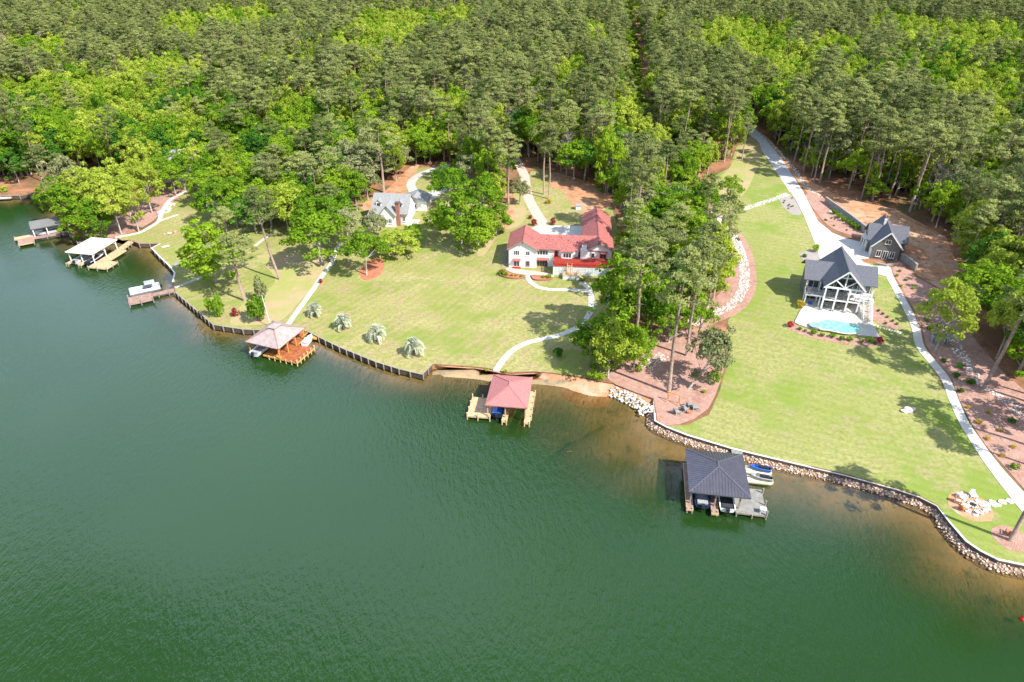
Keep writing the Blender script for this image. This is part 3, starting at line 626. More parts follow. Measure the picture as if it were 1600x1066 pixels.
# bay with hipped roof, chimney breast
mb = MB(); mb.prism([(12.0, .9), (12.7, -.1), (15.4, -.1), (16.1, .9)], .2, EZ - .2, 'white_paint'); mb.build('bay', H)
mb = MB(); bz = EZ - .15; ap = (14.05, 2.6, EZ + 1.0); bb = [(11.6, 1.1, bz), (12.45, -.45, bz), (15.65, -.45, bz), (16.5, 1.1, bz)]
mb.add(bb + [ap], [(0, 1, 4), (1, 2, 4), (2, 3, 4), (3, 2, 1, 0)], 'red_shingle'); mb.build('bay_roof', H)
mb = MB(); mb.box(17.2, 18.9, -.3, 1.2, 0, EZ + .35, 'white_paint'); mb.box(17.5, 18.6, 0, 1.0, EZ + .35, EZ + 1.3, 'white_paint'); ch = mb.build('chimney', H)
MB().box(17.7, 18.4, .2, .8, EZ + 1.3, EZ + 1.6, 'pink_red_paint').build('chimney_pot', ch)
for x, z, ww, hh, y, bars, pane in ((1.9, 3.35, 1.4, 1.3, 0, 2, 'glass'), (4.6, 3.3, 1.0, 1.25, 0, 1, 'glass'), (8.1, 3.2, 2.7, 1.35, .9, 3, 'glass'), (11.4, 3.0, .9, 1.5, .9, 0, 'pink_red_paint'),
                          (14.05, 3.1, 2.0, 1.3, -.1, 2, 'glass'), (17.0, 2.8, .8, 1.8, .9, 0, 'glass'), (20.2, 3.0, .9, 1.4, .5, 0, 'glass'), (22.6, 3.0, 1.6, 1.4, .5, 1, 'pink_red_paint'),
                          (1.95, .35, 1.5, 1.6, 0, 1, 'glass'), (4.6, .6, 1.0, 1.3, 0, 0, 'pink_red_paint'), (8.1, .05, 2.6, 1.9, .9, 3, 'pink_red_paint')):
    window(H, x, z, ww, hh, y, 'white_trim' if pane == 'glass' else 'pink_red_paint', pane if pane == 'glass' else 'glass', bars)
for x, z, ww, y in ((1.95, 2.15, 1.9, 0), (8.1, 2.2, 3.0, .9), (22.6, 4.55, 1.9, .5)):
    MB().ext([(x - ww / 2, y, z + .25), (x - ww / 2, y - .75, z - .1), (x - ww / 2, y - .75, z - .05), (x - ww / 2, y, z + .32)], (ww, 0, 0), 'red_shingle').build('awning', H)
MB().box(1.0, 2.9, -.6, -.05, .0, .35, 'red_paint').build('window_box', H)
# deck on lattice skirt
DX0, DX1, DY = 10.9, 24.9, -3.7; DZ = 3.05
D = thing('raised_deck', 'bright red railed deck raised over a pale lattice skirt', 'deck', H.location, R(-4.6))
mb = MB()
for i in range(int((DX1 - DX0) / .2)): mb.box(DX0 + i * .2, DX0 + i * .2 + .18, DY, .7 if i * .2 < 13.5 else .4, DZ - .06, DZ, 'deck_red')
mb.build('deck_board', D, kind='stuff')
mb = MB(); rail(mb, (DX0, DY), (14.1, DY), DZ, .8, 'red_paint'); rail(mb, (15.3, DY), (DX1, DY), DZ, .8, 'red_paint'); rail(mb, (DX1, DY), (DX1, .3), DZ, .8, 'red_paint'); rail(mb, (DX0, DY), (DX0, .7), DZ, .8, 'red_paint')
mb.box(DX0, DX1, DY - .05, DY + .02, DZ - .42, DZ - .07, 'red_paint'); mb.build('railing', D)
nb = 9
for i in range(nb):
    x0 = DX0 + (DX1 - DX0) * i / nb; x1 = DX0 + (DX1 - DX0) * (i + 1) / nb; mb = MB(); mb.box(x0 + .06, x1 - .06, DY + .12, DY + .16, .02, DZ - .45, 'pale_green_paint')
    for k in range(8):
        xx = x0 + .1 + (x1 - x0 - .2) * k / 7; mb.box(xx - .02, xx + .02, DY + .09, DY + .117, .05, DZ - .5, 'white_trim')
    for k in range(7): zz = .1 + (DZ - .7) * k / 6; mb.box(x0 + .08, x1 - .08, DY + .07, DY + .088, zz - .02, zz + .02, 'white_trim')
    mb.build('lattice_panel', D)
    MB().box(x0 - .06, x0 + .06, DY + .05, DY + .2, -.6, DZ - .42, 'white_paint').build('post', D)
box('side_panel', D, 'pale_green_paint', DX1 - .08, DX1 - .03, DY + .2, .4, -.4, DZ - .1); box('side_panel', D, 'pale_green_paint', DX0 + .03, DX0 + .08, DY + .2, .8, -.4, DZ - .1)
# stair with landing
S_ = thing('deck_stairs', 'tan wooden stair with landing coming down from the red deck', 'stairs', H.location, R(-4.6))
mb = MB(); mb.box(13.2, 16.2, DY - 1.9, DY - .1, .02, 1.15, 'pale_green_paint'); mb.build('landing_base', S_)
mb = MB(); mb.box(13.1, 16.3, DY - 2.0, DY - .07, 1.16, 1.24, 'tan_plank'); mb.build('landing', S_)
for i in range(8): box('step', S_, 'tan_plank', 14.2, 15.2, DY - .35 - .2 * 0 - i * .22, DY - .1 - i * .22, DZ - .22 * (i + 1), DZ - .22 * (i + 1) + .06)
for i in range(7): box('step', S_, 'tan_plank', 16.3 + i * .3, 16.62 + i * .3, DY - 1.9, DY - .8, 1.02 - i * .17, 1.08 - i * .17)
mb = MB(); mb.ext([(16.3, DY - 1.95, 0), (18.5, DY - 1.95, -.2), (16.3, DY - 1.95, 1.05)], (0, .05, 0), 'white_paint'); mb.build('stringer', S_)
mb = MB(); mb.bar((16.3, DY - 1.95, 2.0), (18.5, DY - 1.95, .85), .1, .1, 'tan_plank'); mb.bar((16.3, DY - .8, 2.0), (18.5, DY - .8, .85), .1, .1, 'tan_plank'); mb.bar((13.15, DY - 1.95, 2.05), (16.3, DY - 1.95, 2.05), .1, .1, 'tan_plank')
for x in (13.2, 14.7, 16.25): mb.bar((x, DY - 1.95, 1.2), (x, DY - 1.95, 2.05), .1, .1, 'tan_plank')
mb.bar((18.45, DY - 1.95, -.2), (18.45, DY - 1.95, .9), .1, .1, 'tan_plank'); mb.bar((14.15, DY - .1, 3.5), (14.15, DY - 1.5, 2.1), .1, .1, 'tan_plank'); mb.bar((15.25, DY - .1, 3.5), (15.25, DY - 1.5, 2.1), .1, .1, 'tan_plank'); mb.build('handrail', S_)
x, y, z = G(829, 428)
sheet('patio', gp([(793, 419), (864, 428), (866, 433), (838, 431), (821, 430), (806, 428), (788, 424)]), 'pink_paving', .09, 2, kind='structure')
# side steps
S2 = thing('garden_steps', 'weathered timber steps climbing along the left wall of the white house', 'steps', H.location, R(-4.6))
for i in range(11): box('step', S2, 'weathered_post', -1.9, -.7, i * .8, i * .8 + .3, -.1 + i * .1, .14 + i * .12)
def edging(px, label, name='planting_bed', mat='brick', h=.38, fill='orange_mulch'):
    P = clean([p[:2] for p in smooth(gp(px) + [g2(px[0])], .6)][:-1]); n = len(P); z = hgt(*P[0]) + .02
    t = thing(name, label, 'planting bed', (P[0][0], P[0][1], z))
    o0 = P[0]; Q = [(p[0] - o0[0], p[1] - o0[1]) for p in P]; c = np.mean(Q, axis=0)
    mb = MB(); inn = [(q[0] + (c[0] - q[0]) * .12, q[1] + (c[1] - q[1]) * .12) for q in Q]
    for i in range(n):
        j = (i + 1) % n; q = [Q[i], Q[j], inn[j], inn[i]]
        f = .97; qq = [(Q[i][0] + (Q[j][0] - Q[i][0]) * (1 - f), Q[i][1] + (Q[j][1] - Q[i][1]) * (1 - f)), Q[j], inn[j], inn[i]]
        mb.prism(qq, -.5, h + .02 * (i % 2), mat)
    mb.build('edging', t)
    MB().prism([(q[0] + (c[0] - q[0]) * .1, q[1] + (c[1] - q[1]) * .1) for q in Q], -.4, h - .1, fill).build('soil', t)
    return t
edging([(779, 426), (786, 421.5), (797, 427), (806, 429.5), (820, 432), (821, 435), (805, 437), (788, 434.5), (780, 431)], 'curved brick edged bed left of the path to the white house')
edging([(829, 432), (845, 432.5), (861, 433.5), (862, 438), (845, 439.5), (833, 438)], 'brick edged bed right of the path to the white house')

# ---- generic smaller house
def cottage(px, py, rot, w_, d_, he, hr, roof, label, axis='x', wall='white_paint', dz=0, win=True, name='cottage', cat='house'):
    x, y, z = G(px, py); t = thing(name, label, cat, (x, y, z + dz), rot)
    mb = MB(); gable_block(mb, -w_ / 2, w_ / 2, 0, d_, axis, -1, he, hr, wall); mb.build('wall', t)
    mb = MB(); o = .5
    gable_roof(mb, -w_ / 2 - o, w_ / 2 + o, -o, d_ + o, axis, he - .2, hr + .05, roof); rf = mb.build('roof', t)
    if win:
        n = max(2, int(w_ / 2.6))
        for i in range(n): window(t, -w_ / 2 + w_ * (i + .5) / n, 1.0, 1.1, 1.3, 0, bars=1)
        if he > 4.5:
            for i in range(n): window(t, -w_ / 2 + w_ * (i + .5) / n, 3.7, 1.1, 1.2, 0, bars=1)
        window(t, d_ * .35, 1.1, 1.0, 1.2, w_ / 2, face='right'); window(t, d_ * .7, 1.1, 1.0, 1.2, w_ / 2, face='right')
    return t, rf
# cape cod house
x, y, z = G(603, 352); CC = thing('cape_house', 'white cape style house with grey roof, dormers and red brick chimney', 'house', (-28.9 - 9.6, 178.6, 2.5), R(-7))
mb = MB(); gable_block(mb, 0, 9.8, 0, 8.4, 'x', -1, 3.3, 7.1, 'white_paint'); mb.build('wall', CC)
mb = MB(); gable_roof(mb, -.4, 10.2, -.5, 8.9, 'x', 3.0, 7.15, 'light_grey_shingle'); rf = mb.build('roof', CC)
mb = MB(); gable_block(mb, 2.6, 6.8, -2.0, 4, 'y', -1, 3.2, 5.9, 'white_paint'); mb.build('wall', CC)
mb = MB(); gable_roof(mb, 2.2, 7.2, -2.4, 4, 'y', 3.0, 5.95, 'light_grey_shingle'); mb.build('roof', CC)
mb = MB(); mb.box(-.6, 2.4, -2.2, .1, -1, 2.6, 'white_paint'); mb.ext([(-.9, -2.6, 2.6), (-.9, .5, 3.6), (-.9, .5, 3.75), (-.9, -2.6, 2.75)], (3.5, 0, 0), 'light_grey_shingle'); mb.build('porch', CC)
for x0 in (1.6, 7.6):
    d = MB(); gable_block(d, x0 - .75, x0 + .75, 1.2, 3.8, 'y', 3.9, 5.5, 6.2, 'white_paint'); d = d.build('dormer', CC)
    m2 = MB(); gable_roof(m2, x0 - .95, x0 + .95, 1.0, 4.0, 'y', 5.4, 6.3, 'light_grey_shingle', .1); m2.build('dormer_roof', d)
    f = MB(); f.box(x0 - .42, x0 + .42, 1.12, 1.22, 4.5, 5.4, 'glass'); f.build('dormer_window', d)
mb = MB(); mb.box(6.9, 7.9, -1.1, .2, -1, 6.3, 'brick'); c = mb.build('chimney', CC); MB().box(6.8, 8.0, -1.2, .3, 6.3, 6.5, 'dark_timber').build('chimney_cap', c)
for x0, yy in ((8.8, 0), (1.4, -2.2), (.2, -2.2), (4.0, -2.0), (5.5, -2.0)): window(CC, x0, .9, .9, 1.4, yy)
for y0, zz in ((1.8, .9), (4.2, .9), (6.4, .9), (3.6, 3.9), (5.2, 3.9)): window(CC, y0, zz, .8, 1.2, 9.8, face='right')
mb = MB()
for a in range(9): mb.box(9.9, 12.4, -2.2 + a * .62, -1.66 + a * .62, .1, .2, 'white_paint')
rail(mb, (9.9, -2.2), (12.4, -2.2), .2, .95, 'white_paint'); mb.build('side_deck', CC)
CG = thing('garage', 'low grey roofed garage behind the cape house', 'garage', (-31.5, 187.5, 2.9), R(-7))
mb = MB(); gable_block(mb, 0, 7, 0, 6, 'y', -1, 2.6, 4.0, 'white_paint'); mb.build('wall', CG); mb = MB(); gable_roof(mb, -.4, 7.4, -.4, 6.4, 'y', 2.5, 4.05, 'light_grey_shingle'); mb.build('roof', CG)
window(CG, 3.5, .8, 1.2, 1.2, 0)
# houses half hidden among the trees
cottage(285, 284, R(12), 17, 9, 5.4, 9.0, 'light_grey_shingle', 'white two storey house with pale grey roof behind the left grove')
cottage(378, 287, R(-30), 9, 8, 3.2, 7.4, 'grey_shingle', 'small house with steep slate grey roof beyond the left lawn', axis='y')
cottage(345, 330, R(-5), 8, 6, 3.0, 5.0, 'light_grey_shingle', 'low white house under the trees above the left lawn')
cottage(480, 300, R(-15), 9, 8, 3.4, 7.4, 'grey_shingle', 'slate roofed house behind the olive pine left of centre', axis='y')
cottage(760, 262, R(15), 8, 8, 3.2, 5.4, 'light_grey_shingle', 'small white outbuilding among pines behind the broadleaf clump')
cottage(215, 222, R(20), 14, 8, 3.2, 5.6, 'light_grey_shingle', 'pale roofed house deep in the woods behind the left grove')
cottage(50, 232, R(8), 12, 8, 3.2, 5.6, 'light_grey_shingle', 'white house hidden in the woods at far left')
cottage(1036, 68, R(5), 16, 10, 4, 7, 'white_paint', 'distant white and orange building in the woods near the clearing line', wall='tan_plank')

# ---- grey lake house
LH = thing('lake_house', 'grey lake house with steep slate gable and white framed two level porch above a pool', 'house', (66.36, 128.48, 2.85), R(-15.5))
RZ, EZ = 9.75, 6.1
mb = MB(); mb.box(-3.4, 9.9, 4.4, 10.4, -1, 5.6, 'grey_siding'); mb.build('wall', LH)
mb = MB(); gable_block(mb, .1, 7.0, 3.6, 12.3, 'y', -1, EZ, RZ - .1, 'grey_siding'); mb.build('wall', LH)
mb = MB(); gable_roof(mb, -.55, 7.65, -.7, 12.7, 'y', EZ - .4, RZ, 'grey_shingle', .2); mb.build('roof', LH)
mb = MB(); gable_roof(mb, -4.1, 10.6, 3.0, 11.6, 'x', 5.35, 8.1, 'grey_shingle', .16); mb.build('roof', LH)
for xe in (-.55, 7.65): MB().bar((xe, -.74, EZ - .33), (3.55, -.74, RZ + .1), .08, .3, 'white_trim').build('barge_board', LH)
mb = MB(); mb.box(3.4, 3.7, -.72, 12.7, RZ + .17, RZ + .27, 'grey_shingle'); mb.build('ridge_cap', LH)
mb = MB()   # truss in the open gable
mb.box(-.1, 7.2, -.3, -.08, EZ - .55, EZ - .2, 'white_trim'); mb.bar((3.55, -.19, EZ - .2), (3.55, -.19, RZ - .3), .22, .22, 'white_trim')
mb.bar((3.55, -.19, EZ - .2), (1.5, -.19, EZ + 1.45), .2, .2, 'white_trim'); mb.bar((3.55, -.19, EZ - .2), (5.6, -.19, EZ + 1.45), .2, .2, 'white_trim'); mb.bar((2.3, -.19, EZ + 2.15), (4.8, -.19, EZ + 2.15), .15, .15, 'white_trim'); mb.build('gable_truss', LH)
for x0 in (.05, 2.35, 4.75, 7.05):
    m = MB(); m.box(x0 - .15, x0 + .15, -.35, -.05, 0, 2.68, 'white_trim'); m.box(x0 - .15, x0 + .15, -.35, -.05, 3.03, EZ - .56, 'white_trim'); m.box(x0 - .3, x0 + .3, -.5, .1, -.3, .7, 'grey_stone'); m.build('column', LH)
mb = MB(); mb.box(-.1, 7.2, -.3, 3.58, 2.7, 3.0, 'white_trim'); mb.build('balcony_floor', LH)
mb = MB(); rail(mb, (.2, -.2), (6.9, -.2), 3.0, 1.0, 'dark_timber', 34); mb.build('railing', LH)
mb = MB(); mb.box(-3.4, -.12, .9, 4.38, 2.7, 3.0, 'white_trim'); mb.box(7.22, 10.2, .9, 4.38, 2.7, 3.0, 'white_trim'); mb.build('side_balcony', LH)
mb = MB(); rail(mb, (-3.3, 1.0), (-.3, 1.0), 3.0, 1.0, 'dark_timber'); rail(mb, (-3.3, 1.0), (-3.3, 4.3), 3.0, 1.0, 'dark_timber'); rail(mb, (7.3, 1.0), (10.1, 1.0), 3.0, 1.0, 'dark_timber'); mb.build('railing', LH)
for x0, y0, z1 in ((-3.3, 1.0, 2.7), (-.4, 1.0, 2.7), (10.0, 1.0, 2.7), (-3.3, 3.4, 5.3), (-.6, 3.4, 5.3), (10.0, 3.4, 5.3)):
    MB().box(x0 - .12, x0 + .12, y0 - .12, y0 + .12, 0, z1 - .003, 'white_trim').build('column', LH)
for x0 in (1.2, 3.55, 5.9): window(LH, x0, .1, 2.0, 2.2, 3.6, bars=1, sill=False); window(LH, x0, 3.1, 2.0, 2.3, 3.6, bars=1, sill=False)
window(LH, 3.55, 6.3, 3.4, 1.3, 3.6, bars=2, sill=False)
for x0 in (-1.8, 8.6): window(LH, x0, .1, 2.2, 2.2, 4.4, bars=1, sill=False); window(LH, x0, 3.1, 2.2, 2.1, 4.4, bars=1, sill=False)
# furniture on the balcony
def seat_mb(mat, s=1.0):
    m = MB(); m.box(-.35 * s, .35 * s, -.35 * s, .3 * s, .3 * s, .42 * s, mat); m.box(-.35 * s, .35 * s, .3 * s, .42 * s, .3 * s, .95 * s, mat); m.box(-.43 * s, -.36 * s, -.35 * s, .4 * s, 0, .6 * s, mat); m.box(.36 * s, .43 * s, -.35 * s, .4 * s, 0, .6 * s, mat); return m
def place_local(root, x, y, z):
    v = Matrix.Rotation(root.rotation_euler[2], 4, 'Z') @ Vector((x, y, z)) + root.location; return v
SM = {}
def chair(loc, rz, mat, label, group=None, s=1.0, name='patio_chair'):
    t = thing(name, label, 'chair', loc, rz, group)
    key = (mat, s)
    if key not in SM:
        a = MB().box(-.35 * s, .35 * s, -.35 * s, .3 * s, .34 * s, .42 * s, mat).mesh('seat')
        b = MB().ext([(-.33 * s, .3 * s, .4 * s), (.33 * s, .3 * s, .4 * s), (.28 * s, .55 * s, 1.05 * s), (-.28 * s, .55 * s, 1.05 * s)], (0, .06, 0), mat).mesh('backrest')
        c = MB().box(-.43 * s, -.34 * s, -.4 * s, .45 * s, .55 * s, .62 * s, mat).mesh('armrest'); l_ = MB().box(-.42 * s, -.36 * s, -.38 * s, -.3 * s, 0, .56 * s, mat).mesh('leg'); SM[key] = (a, b, c, l_)
    a, b, c, l_ = SM[key]; link('seat', a, t); link('backrest', b, t); link('armrest', c, t); o = link('armrest', c, t); o.location.x = .77 * s
    for dx in (0, .78 * s):
        for dy in (0, .72 * s): o = link('leg', l_, t); o.location = (dx, dy, 0)
    return t
for i, (x0, y0, zz) in enumerate(((1.2, 1.4, 3.0), (3.4, 1.2, 3.0), (5.7, 1.5, 3.0), (-1.8, 2.6, 3.0), (1.3, 1.5, .1), (3.6, 1.3, .1))):
    chair(place_local(LH, x0, y0, zz), R(160), 'chair_grey', 'grey cushioned porch chair in the shade of the lake house porch', 'porch chairs of the lake house')
chair(place_local(LH, -1.9, 2.0, .1), R(170), 'blue_vinyl', 'blue chair under the left balcony of the lake house')
# patio, pool, stairs
pat = [(1258, 478), (1250, 487), (1241, 505), (1248, 509), (1264, 514), (1300, 519), (1342, 525), (1374, 529), (1366, 512), (1361, 500), (1362, 468), (1330, 462), (1262, 460)]
sheet('pool_patio', gp(pat), 'concrete', .28, 2, kind='structure')
zp = hgt(*g2((1300, 505))) + .30
def zoomp(z): return (1210 + z[0] / 4.846, 320 + z[1] / 4.846)
pool_px = [zoomp(p) for p in [(330, 893), (365, 876), (420, 873), (480, 882), (540, 895), (600, 907), (648, 930), (655, 952), (620, 970), (560, 976), (480, 966), (420, 952), (360, 945), (335, 925)]]
PO = [p[:2] for p in smooth([un(*p, zp) for p in pool_px] + [un(*pool_px[0], zp)], .6)][:-1]; PO = clean(PO)
pc = np.mean(PO, axis=0); pt = thing('swimming_pool', 'curvy turquoise swimming pool with pale coping on the white patio', 'pool', (pc[0], pc[1], zp))
Q = [(p[0] - pc[0], p[1] - pc[1]) for p in PO]; n = len(Q); mb = MB()
for i in range(n):
    a, b = np.array(Q[i]), np.array(Q[(i + 1) % n]); f = 1.09
    mb.prism([a, b, b * .98, a * .98] if False else [a * f, b * f, b, a], -.05, .09, 'cream_plastic')
mb.build('coping', pt)
mm, nn, ll, bb_ = new_mat('pool_water'); bb_.inputs['Roughness'].default_value = .05; bb_.inputs['Specular IOR Level'].default_value = .6
g_ = nn.new('ShaderNodeNewGeometry'); z_ = nn.new('ShaderNodeTexVoronoi'); z_.inputs['Scale'].default_value = 1.6; r_ = nn.new('ShaderNodeValToRGB'); r_.color_ramp.elements[0].color = (.10, .50, .52, 1); r_.color_ramp.elements[1].color = (.30, .70, .68, 1); r_.color_ramp.elements[1].position = .8
ll.new(g_.outputs['Position'], z_.inputs['Vector']); ll.new(z_.outputs[0], r_.inputs[0]); ll.new(r_.outputs[0], bb_.inputs['Base Color'])
MB().prism(Q, -.1, .045, 'pool_water').build('water', pt)
hx, hy = un(1210 + 303 / 4.846, 320 + 918 / 4.846, zp); ht = thing('hot_tub', 'round hot tub at the left end of the swimming pool', 'hot tub', (hx, hy, zp)); ang = [2 * math.pi * i / 20 for i in range(20)]
mb = MB()
for i in range(20):
    a, b = ang[i], ang[i] + 2 * math.pi / 20; mb.prism([(1.15 * math.cos(a), 1.15 * math.sin(a)), (1.15 * math.cos(b), 1.15 * math.sin(b)), (.85 * math.cos(b), .85 * math.sin(b)), (.85 * math.cos(a), .85 * math.sin(a))], -.05, .28, 'grey_stone')
mb.build('rim', ht); MB().prism([(.86 * math.cos(a), .86 * math.sin(a)) for a in ang], -.05, .2, 'pool_water').build('water', ht)
ST = thing('porch_stairs', 'pale outdoor stair running down from the right balcony of the lake house', 'stairs', LH.location, R(-15.5))
for i in range(15): box('step', ST, 'white_gravel', 8.0, 9.6, .7 - i * .3, 1.02 - i * .3, 2.8 - i * .19, 2.86 - i * .19)
mb = MB(); rail(mb, (7.95, .9), (7.95, -3.5), .0, .1, 'white_trim', 2); mb.bar((7.95, .9, 3.9), (7.95, -3.6, 1.0), .1, .1, 'white_trim'); mb.bar((9.65, .9, 3.9), (9.65, -3.6, 1.0), .1, .1, 'white_trim')
mb.ext([(7.9, .9, 2.75), (7.9, -3.5, -.05), (7.9, -2.9, -.05), (7.9, .9, 2.4)], (.07, 0, 0), 'white_trim'); mb.ext([(9.63, .9, 2.75), (9.63, -3.5, -.05), (9.63, -2.9, -.05), (9.63, .9, 2.4)], (.07, 0, 0), 'white_trim'); mb.build('handrail', ST)
# ---- garage cottage of the lake house
GA = thing('carriage_house', 'dark grey garage cottage with crossed steep gables and white trim', 'garage', (87.5, 152.6, 3.9), R(-18))
mb = MB(); gable_block(mb, 0, 6.0, 0, 11.5, 'y', -1, 3.5, 6.9, 'grey_siding'); mb.build('wall', GA)
mb = MB(); gable_block(mb, -.6, 7.6, 3.6, 9.8, 'x', -1, 3.6, 6.3, 'grey_siding'); mb.build('wall', GA)
mb = MB(); gable_roof(mb, -.5, 6.5, -.5, 12.0, 'y', 3.1, 7.05, 'grey_shingle', .18); mb.build('roof', GA)
mb = MB(); gable_roof(mb, -1.1, 8.1, 3.1, 10.3, 'x', 3.3, 6.45, 'grey_shingle', .15); mb.build('roof', GA)
for xe in (-.5, 6.5): MB().bar((xe, -.54, 3.2), (3, -.54, 7.15), .08, .28, 'white_trim').build('barge_board', GA)
for x0, z0, ww, hh in ((1.6, .7, 1.1, 1.6), (3.1, .1, 1.1, 2.2), (4.6, .7, 1.1, 1.6), (3.0, 4.1, 1.3, 1.1)): window(GA, x0, z0, ww, hh, 0, sill=z0 > .5)
for y0 in (1.6, 6.0): window(GA, y0, 0, 2.6, 2.3, 0 if y0 < 3 else -.6, pane='white_paint', face='left', name='garage_door', sill=False, bars=0)
mb = MB(); mb.box(-1.6, -.62, 5.0, 8.2, 2.9, 3.1, 'white_trim'); mb.box(-1.55, -1.3, 5.0, 5.25, 0, 2.9, 'white_trim'); mb.box(-1.55, -1.3, 7.9, 8.15, 0, 2.9, 'white_trim'); mb.build('porch', GA)
MB().box(2.2, 2.7, 6.4, 6.9, 6.2, 7.9, 'white_trim').build('chimney', GA)
def stone_wall(pxs, h, label, mat='grey_stone', w_=.4):
    P = [g2(p) for p in pxs]; t = thing('stone_wall', label, 'retaining wall'); mb = MB(); z = hgt(*P[0])
    wall_strip(mb, P, w_, z - 1, z + h, mat, .2); mb.build('wall_face', t); mb = MB(); wall_strip(mb, P, w_ + .12, z + h, z + h + .12, 'white_gravel', .26); mb.build('cap', t)
stone_wall([(1289, 316), (1310, 332), (1330, 348), (1352, 366)], 1.5, 'long pale retaining wall behind the planted bed by the driveway')
stone_wall([(1406, 406), (1418, 413), (1430, 424)], 1.6, 'grey stone retaining wall stepping down beside the garage cottage')
stone_wall([(1368, 414), (1384, 417), (1400, 414)], .5, 'low stone wall in front of the garage cottage')
x, y, z = G(1466, 534); ub = thing('utility_enclosure', 'grey panelled utility enclosure behind the sparse lime tree', 'enclosure', (x, y, z), R(-20))
for a in ((-1.3, 1.3, 1.0, 1.1), (-1.3, -1.2, -1.0, 1.0), (1.2, 1.3, -1.0, 1.0)): box('panel', ub, 'boat_grey', *a, -.2, 1.5)
box('lid', ub, 'grey_stone', -1.0, 1.0, -.8, .85, .0, 1.0)
x, y, z = G(960, 402); acu = thing('air_conditioner', 'white air conditioning unit beside the right wall of the white house', 'air conditioner', (25.7, 150.2, 3.4), R(-4)); MB().box(-.5, .5, -.5, .5, -1.5, .9, 'white_paint').build('cabinet', acu); MB().tube([(0, 0, .9), (0, 0, .98)], [.38, .38], 'boat_grey', 12).build('fan_grille', acu)
x, y, z = G(903, 327); sh_ = thing('pump_house', 'tiny pale pump house on the grass behind the red roofed wing', 'shed', (x, y, z), R(5)); MB().box(-.7, .7, -.6, .6, -.2, 1.3, 'white_paint').build('wall', sh_); mb = MB(); gable_roof(mb, -.85, .85, -.8, .8, 'x', 1.25, 1.6, 'light_grey_shingle', .06); mb.build('roof', sh_)

# ------------------------------------------------------------------ boathouses and docks
def to_local(root, p):
    c, s = math.cos(-root.rotation_euler[2]), math.sin(-root.rotation_euler[2]); dx, dy = p[0] - root.location[0], p[1] - root.location[1]
    return (dx * c - dy * s, dx * s + dy * c)
def planks(t, x0, x1, y0, y1, z, mat, along='x', edge='pale_wood', bw=.15, name='deck_board', rim=True):
    mb = MB(); rg = random.Random(int((x0 + y0) * 10)); L = (y1 - y0) if along == 'x' else (x1 - x0); n = max(1, int(L / bw))
    for i in range(n):
        a = i * L / n; j = rg.uniform(-.006, .006)
        if along == 'x': mb.box(x0 + .01, x1 - .01, y0 + a + .012, y0 + a + L / n - .012, z - .05 + j, z + j, mat)
        else: mb.box(x0 + a + .012, x0 + a + L / n - .012, y0 + .01, y1 - .01, z - .05 + j, z + j, mat)
    mb.build(name, t, kind='stuff')
    if rim:
        mb = MB(); e = .06
        mb.box(x0 - e, x1 + e, y0 - e, y0, z - .3, z + .01, edge); mb.box(x0 - e, x1 + e, y1, y1 + e, z - .3, z + .01, edge); mb.box(x0 - e, x0, y0 + .003, y1 - .003, z - .3, z + .008, edge); mb.box(x1, x1 + e, y0 + .003, y1 - .003, z - .3, z + .008, edge); mb.build('rim_joist', t)
PILE = {}
def piling(t, x, y, top, mat='weathered_post', r=.13):
    k = (round(top, 2), mat, r)
    if k not in PILE: PILE[k] = MB().tube([(0, 0, -4), (0, 0, top)], [r, r * .95], mat, 7).mesh('piling')
    o = link('piling', PILE[k], t); o.location = (x, y, 0); return o
